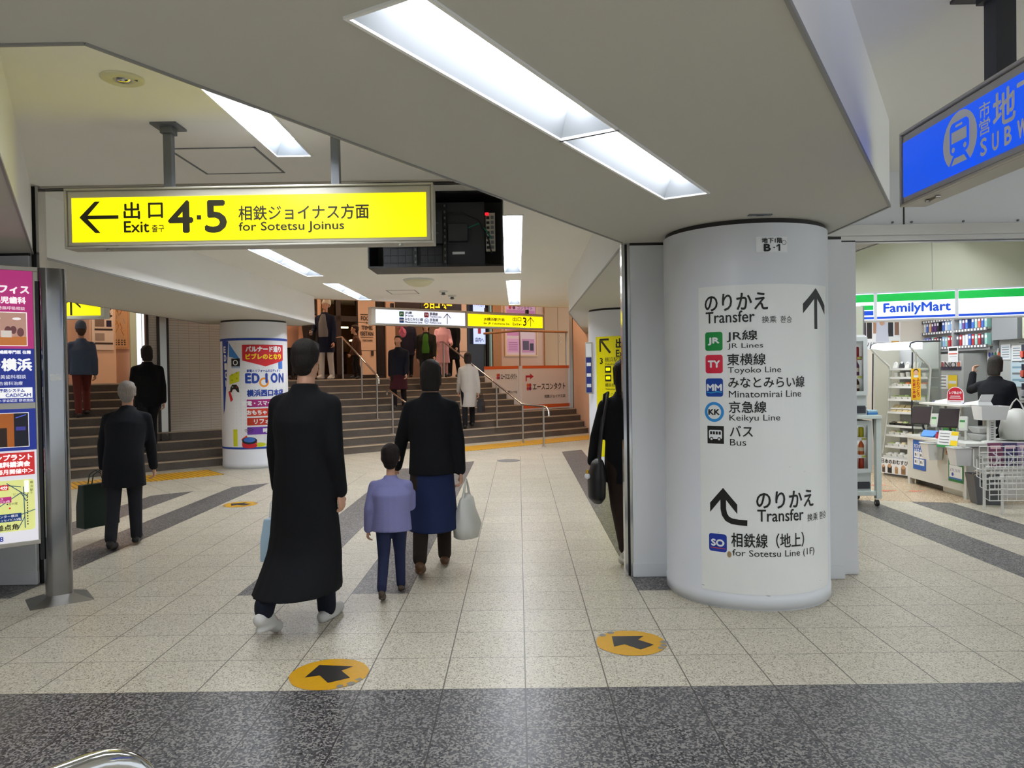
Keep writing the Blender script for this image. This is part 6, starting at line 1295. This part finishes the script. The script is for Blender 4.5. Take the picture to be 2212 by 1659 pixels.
    if coat:
        b = MB(); pf = 1.14 if puffy else 1.0; top = [(waist, .172 * bw * pf, .138 * bw * pf, XA, sf), (chest, .190 * bw * pf, .142 * bw * pf, XA, sf), (pel + sp * .43, .188 * bw, .120, XA, sf), (pel + sp * .475, .155 * bw, .104, XA, sf), (pel + sp * .51, .115, .088, XA, sf), (neck + sp * .015, .082, .078, XA, sf)]
        lo = skirt_rings(hem, pel.z - .02, .185 * bw * flare, .182 * bw, .13 * flare, .142 * bw, 6) if hem < pel.z - .12 else [(pel + ZA * (hem - pel.z), .186 * bw * pf, .155 * bw, XA, YA)]
        rings(b, lo + top)
        for f_ in feet: sh, el, wr, fd = f_[5:9]; capsule(b, neck - sp * .050, sh + sp * .012, .070, .052); capsule(b, sh, el, .063 * pf, .058 * pf); capsule(b, el, wr - fd * .005, .058 * pf, .047 * pf)
        if collar: rings(b, [(neck - sp * .045, .105, .09, XA, sf), (neck + sp * .015, .084, .078, XA, sf), (neck + sp * .038, .078, .074, XA, sf)])
        blob('coat' if hem < .75 else 'jacket', b, cloth(coat), t, cx, 4, M)
        if puffy: pass
    if inner:      # pale front panel seen between the open coat fronts
        b = MB(); rings(b, [(pel + ZA * .02 + YA * .07, .125, .115, XA, YA), (waist + sf * .07, .125, .112, XA, sf), (chest + sf * .062, .12, .115, XA, sf), (pel + sp * .46 + sf * .05, .085, .09, XA, sf), (neck + sf * .02, .06, .07, XA, sf)]); blob('sweater', b, cloth(inner), t, cx, 3, M)
        b = MB(); capsule(b, neck + sf * .075 - sp * .01, chest + sf * .155, .03, .012, .5, XA); blob('scarf', b, cloth('#17171b'), t, .009, 2, M)
    if skirt:
        z1, col = skirt; b = MB(); rings(b, skirt_rings(z1, pel.z - .04, .215, .170 * bw, .17, .13 * bw, 6) + [(pel + ZA * .06, .152 * bw, .118 * bw, XA, YA), (waist, .140 * bw, .108 * bw, XA, sf)]); blob('skirt', b, cloth(col), t, cx, 4, M)
    return t, [P(h) for h in hands], P
# -- bags
def flat_bag(name, top, W_, D_, H_, yaw, m, label, cat, hand=None, handle=.12, taper=.9, hm=None):
    c, s_ = cos(R(yaw)), sin(R(yaw)); T = V(top); X, Y = V((c, s_, 0)), V((-s_, c, 0)); z1 = T.z; z0 = z1 - H_
    t = thing(name, (T.x, T.y, z0), label, cat); b = MB(); k = taper
    vs = [T + X * (x * W_ / 2 * q) + Y * (y * D_ / 2 * q2) + V((0, 0, z)) for z, q, q2 in ((-H_, 1, 1), (-H_ * .5, 1.0, .95), (0, k, .55)) for x, y in ((-1, -1), (1, -1), (1, 1), (-1, 1))]
    fs = [(3, 2, 1, 0)] + [(i + j, i + (j + 1) % 4, i + 4 + (j + 1) % 4, i + 4 + j) for i in (0, 4) for j in range(4)] + [(8, 9, 10, 11)]; b.add(vs, fs, m); obj('bag_body', b, t, .008)
    for y in (-1, 1):
        b = MB(); p = T + Y * (y * D_ * .22); b.tube([p - X * W_ * .22 - ZA * .02, p - X * W_ * .16 + ZA * handle * .7, p + ZA * handle, p + X * W_ * .16 + ZA * handle * .7, p + X * W_ * .22 - ZA * .02], .005, hm or m, 8); obj('handle', b, t)
    return t
def dn(p, dz): return (p.x, p.y, p.z - dz)

# the woman or man in the long black coat, walking away, pale blue bag in the left hand
t, h, P = person((-1.33, 4.62, 0), -14, 1.72, 'person in a long black coat walking away, nearest of the walkers', legs=((7, 2), (-7, 34)), arms=((-10, 7, 18), (4, 9, 6)), coat='#0f1013', hem=.23, flare=1.30, bottom='#191d28', shoes='#c9c8c4', hair='#1c1714', build=1.06, lean=3)
flat_bag('paper_bag', (h[1].x - .03, h[1].y, h[1].z - .10), .25, .10, .27, 75, mat('pale blue paper', '#a9c4d6', .5), 'pale blue paper bag held by the person in the long black coat', 'bag', hm=WINK)
# woman in a navy skirt, child holding her hand
t, h, P = person((-.69, 5.90, 0), 3, 1.60, 'person in black jacket, navy skirt and brown boots walking away beside the child', legs=((10, 3), (-12, 20)), arms=((-6, 9, 8), (8, 16, 10, 12)), coat='#101114', hem=.79, bottom='#2a221c', skirt=(.34, '#1b2648'), shoes='#5a3c24', hair='#15110f', style='bob', build=1.05)
hb = h[1]
b = MB(); tb = V((h[0].x + .05, h[0].y, h[0].z - .10)); X = V((.3, .95, 0)).normalized(); Y = V((-.95, .3, 0))
def soft_bag(name, top, w_, d_, h_, m, label, print_=None, seg=22):
    t = thing(name, (top.x, top.y, top.z - h_), label, 'bag'); b = MB(); vs = []; rs = ((0, .10, .12), (-.12, .34, .40), (-.35, .42, .6), (-.7, .5, .95), (-.95, .44, .8), (-1, .15, .3))
    for z, a_, c_ in rs:
        for k in range(seg): th = 2 * pi * k / seg; w_k = 1 + .06 * sin(5 * th + 9 * z) + .04 * sin(9 * th + 4 * z); vs.append(top + X * (w_ * a_ * cos(th) * w_k) + Y * (d_ * c_ * sin(th) * w_k * .5) + ZA * (h_ * z))
    n_ = len(rs); b.add(vs, [(i * seg + k, i * seg + (k + 1) % seg, (i + 1) * seg + (k + 1) % seg, (i + 1) * seg + k) for i in range(n_ - 1) for k in range(seg)] + [tuple(range(seg)), tuple(range((n_ - 1) * seg, n_ * seg))], m, True); obj('bag_body', b, t)
    for s_ in (-1, 1):
        b = MB(); b.tube([top + X * (s_ * w_ * .22) - ZA * .03, top + X * (s_ * w_ * .1) + ZA * .07, top + ZA * .115], [.012, .008, .006], m, 8); obj('handle', b, t)
    return t
PLAS = mat('white film', '#dcdcd6', .35, trans=.15)
soft_bag('plastic_bag', tb, .30, .22, .36, PLAS, 'white plastic bag hanging from the hand of the person in the navy skirt')
t, h2, P = person((-.90, 5.22, 0), 4, .97, 'small child in a lavender jacket and dark blue trousers walking between the adults', legs=((14, 4), (-14, 26)), arms=((20, 6, 100, 0), (-14, 12, 20)), coat='#8484b4', hem=.78, bottom='#262c48', shoes='#4a3c30', hair='#18120f', build=1.18, lean=1, puffy=True, hs=1.35)
# stooped older person with a dark green bag, left
t, h, P = person((-3.60, 6.80, 0), 16, 1.50, 'stooped grey-haired person in a dark coat with a green bag, left of the walkers', legs=((8, 4), (-8, 14)), arms=((-14, 8, 12), (-8, 12, 10)), coat='#191b20', hem=.62, flare=1.06, bottom='#26272c', shoes='#1c1b1b', hair='#8f8780', lean=26, head=(-18, 0), build=1.08)
flat_bag('shopping_bag', (h[1].x - .07, h[1].y, h[1].z - .08), .34, .14, .40, 60, mat('dark green bag', '#10261c', .5), 'dark green bag carried by the stooped grey-haired person', 'bag', taper=.95)
# person half hidden by the wing wall, black bag at the hip
t, h, P = person((.865, 6.16, 0), 4, 1.60, 'person in black half hidden behind the grey wing wall', legs=((14, 4), (-16, 26)), arms=((-12, 8, 14), (10, 14, 12)), coat='#0e0f12', hem=.66, bottom='#2a1e18', shoes='#b8b4a8', hair='#14100e', style='long')
t = thing('shoulder_bag', (.60, 6.02, .46), 'black bag with a small white charm at the hip of the half hidden person', 'bag')
b = MB(); rings(b, [(V((0.620, 6.02, .47)), .03, .06, XA, YA), (V((0.615, 6.02, .52)), .07, .13, XA, YA), (V((0.615, 6.02, .68)), .075, .14, XA, YA), (V((0.625, 6.02, .80)), .05, .12, XA, YA), (V((0.635, 6.02, .83)), .02, .08, XA, YA)]); bb = blob('bag_body', b, mat('bag black', '#121316', .45), t, .012, 2, Matrix())
b = MB(); b.tube([(.63, 5.93, .81), (.655, 5.97, 1.05), (.72, 6.06, 1.36), (.70, 6.14, 1.34), (.64, 6.11, .81)], .012, BLACKP, 8); obj('strap', b, t)
b = MB(); b.lathe([(.001, -.025), (.02, -.015), (.024, 0), (.016, .018), (.001, .024)], (.535, 5.95, .70), WINK, 12); b.lathe([(.012, .02), (.012, .045), (.006, .05)], (.535, 5.95, .70), mat('brass', '#c9a030', .35, .8), 10); obj('charm', b, t)
def on_step(s, n): p = SN(s, n, RISE * min(NSTEP, int(n / GO + 1e-6) + 1)); return (p.x, p.y, p.z)
def at_px(px, n):   # a point of the stairs at distance n uphill on the sight line x/y = px
    k = px; Y_ = (17.25 + n / .766) / (1 - k * .643 / .766); return on_step(*( lambda q: (q.dot(SV), q.dot(NV)))(V((k * Y_, Y_, 0)) - OO))
st = ((6, 3), (-6, 8)); sd = ((14, 20), (-4, 10))
person(at_px(-.4945, .42), 35, 1.74, 'person in a dark hooded jacket on the left stairs beside the shutter', legs=((26, 34), (-4, 6)), coat='#101216', hem=.74, bottom='#1c1e24', hair='#15110f', style='bob', detail=0, build=1.12)
person(at_px(-.582, 1.65), 40, 1.58, 'person in a blue-grey jacket and dark red trousers at the far left of the stairs', legs=((26, 34), (-4, 6)), coat='#4a5a74', hem=.80, bottom='#6a3430', hair='#4a3c34', hat='#56647c', detail=0, puffy=True)
# man with the white knit hat, looking at his phone
t, h, P = person(at_px(-.2555, 3.12), 168, 1.80, 'man in white knit hat and open navy coat looking at his phone above the stairs', legs=((4, 2), (-4, 6)), arms=((-4, 22, 78, -12), (0, 8, 12)), coat='#1d2236', hem=.60, flare=1.05, bottom='#b9b4ae', shoes='#c8c4bc', hair='#16110f', hat='#e4dccc', inner='#7c7a7a', head=(-24, 0), detail=1, build=1.04)
q = h[0]; t = thing('smartphone', (q.x, q.y, q.z), 'dark phone in the hand of the man with the white knit hat', 'phone')
b = MB(); n_ = V((0, -.55, .83)); u_ = V((1, .1, 0)).normalized(); v_ = n_.cross(u_); b.obox(q + V((.02, -.02, .02)), u_, v_, n_, (-.035, .035), (-.07, .07), (-.005, .004), BLACKP); obj('case', b, t, .003)
b = MB(); b.obox(q + V((.02, -.02, .02)), u_, v_, n_, (-.031, .031), (-.066, .066), (.004, .005), mat('phone screen', '#1a2230', .1, emit=.1)); obj('screen', b, t)
person(at_px(-.300, 3.9), 200, 1.62, 'person in a pinkish tan jacket partly hidden behind the poster column upstairs', legs=st, coat='#b98a70', hem=.80, bottom='#1c1a1c', hair='#2a1c16', style='long', detail=0)
person(at_px(-.270, 4.6), 150, 1.66, 'person in a black coat standing just behind the man in the white knit hat', legs=st, coat='#181514', hem=.55, bottom='#16161a', hair='#1a1512', detail=0)
person(at_px(-.2145, 3.35), 100, 1.22, 'child in a brown jacket standing below the upstairs wall lettering', legs=sd, coat='#4c3022', hem=.80, bottom='#1c1716', hair='#2c1c14', detail=0, build=1.15, hs=1.25)
person(at_px(-.1585, 1.38), 175, 1.63, 'person in navy jacket and dark red skirt coming down the stairs', legs=((22, 30), (-4, 8)), coat='#161b28', hem=.76, bottom='#1a1416', skirt=(.50, '#3c1620'), hair='#1e1411', style='long', detail=0, build=1.1)
person(at_px(-.146, 3.9), 20, 1.62, 'person in dark navy coat by the pink bag at the stair top', legs=st, coat='#1c1a2a', hem=.62, bottom='#181820', hair='#1c1512', detail=0)
p_bag = at_px(-.153, 3.60); t = thing('backpack', (p_bag[0], p_bag[1], p_bag[2] + 1.05), 'pink bag with a bow carried at the stair top', 'bag')
b = MB(); c_ = V((p_bag[0], p_bag[1], p_bag[2] + 1.22)); ellip(b, c_ - ZA * .05, .10, .06, .13); bb = blob('bag_body', b, mat('pink cloth', '#d0708c', .6), t, .012, 1, Matrix())
b = MB(); ellip(b, c_ + V((-.09, -.06, .14)), .09, .03, .05); ellip(b, c_ + V((.09, -.06, .14)), .09, .03, .05); [capsule(b, c_ + V((0, -.07, .13)), c_ + V((s_ * .06, -.08, -.04)), .018, .03, .5) for s_ in (-1, 1)]; ellip(b, c_ + V((0, -.07, .14)), .025, .03, .03); blob('bow', b, MATS['pink cloth'], t, .010, 1, Matrix())
person(at_px(-.1215, 2.2), 178, 1.60, 'person in a green top with dark sleeves in the middle of the upper steps', legs=((20, 28), (-4, 8)), coat='#1b1c18', hem=.78, bottom='#17171a', inner='#3c6a24', hair='#241a14', style='bob', detail=0, build=1.15)
t, h, P = person(at_px(-.100, 3.25), 190, 1.52, 'person in a pale pink puffer jacket and pink skirt at the stair top', legs=st, coat='#d8a8b4', hem=.78, bottom='#c8a0a4', skirt=(.42, '#c99aa2'), hair='#6a4430', style='long', detail=0, puffy=True, arms=((10, 10, 60), (14, 10, 50)))
q = h[0] + V((.0, -.06, -.22)); t = thing('plush_charm', (q.x, q.y, q.z), 'small yellow plush charm hanging before the pink puffer jacket', 'toy')
b = MB(); ellip(b, q, .045, .04, .05); ellip(b, q + V((0, 0, .07)), .038, .034, .035); [capsule(b, q + V((s_ * .03, 0, .09)), q + V((s_ * .045, 0, .12)), .012, .008) for s_ in (-1, 1)]; [capsule(b, q + V((s_ * .03, 0, -.02)), q + V((s_ * .06, -.01, -.05)), .014, .012) for s_ in (-1, 1)]; blob('toy_body', b, mat('plush yellow', '#d8b050', .9), t, .008, 1, Matrix())
b = MB(); b.tube([q + V((0, 0, .10)), q + V((0, .03, .2))], .005, WINK, 6); obj('strap', b, t)
person(at_px(-.0855, 4.2), 160, 1.66, 'person in black standing in the doorway at the stair top, right of the pink jacket', legs=st, coat='#0e0e11', hem=.5, bottom='#101014', hair='#14100e', style='long', detail=0)
t, h, P = person(at_px(-.0668, .45), 6, 1.66, 'person in a pale grey coat climbing the lower steps by the right handrail', legs=((26, 32), (-6, 6)), coat='#b2aea8', hem=.50, flare=1.06, bottom='#18181c', shoes='#141416', hair='#241c18', style='bob', detail=0, arms=((-8, 10, 14), (8, 8, 16)))
flat_bag('tote_bag', (h[0].x + .06, h[0].y, h[0].z - .06), .30, .12, .30, 80, mat('tote dark', '#1c1c22', .6), 'dark tote bag in the hand of the person in the pale grey coat', 'bag')
# shop clerk reaching up at the wall behind the counter
person((5.93, 9.42, 0), -52, 1.60, 'clerk in black behind the shop counter reaching up to the wall', legs=((3, 2), (-3, 4)), arms=((10, 8, 40), (72, 42, 78, 4)), coat='#121318', hem=.70, bottom='#16171c', shoes='#1a1a1a', hair='#2a2622', style='bob', detail=1, build=1.08)
# plastic bag on the counter
X = V((.8, -.6, 0)); Y = V((.6, .8, 0)); t = soft_bag('plastic_bag', V((5.82, 8.84, 1.02)), .36, .30, .375, PLAS, 'full white plastic bag with green print standing on the counter end')
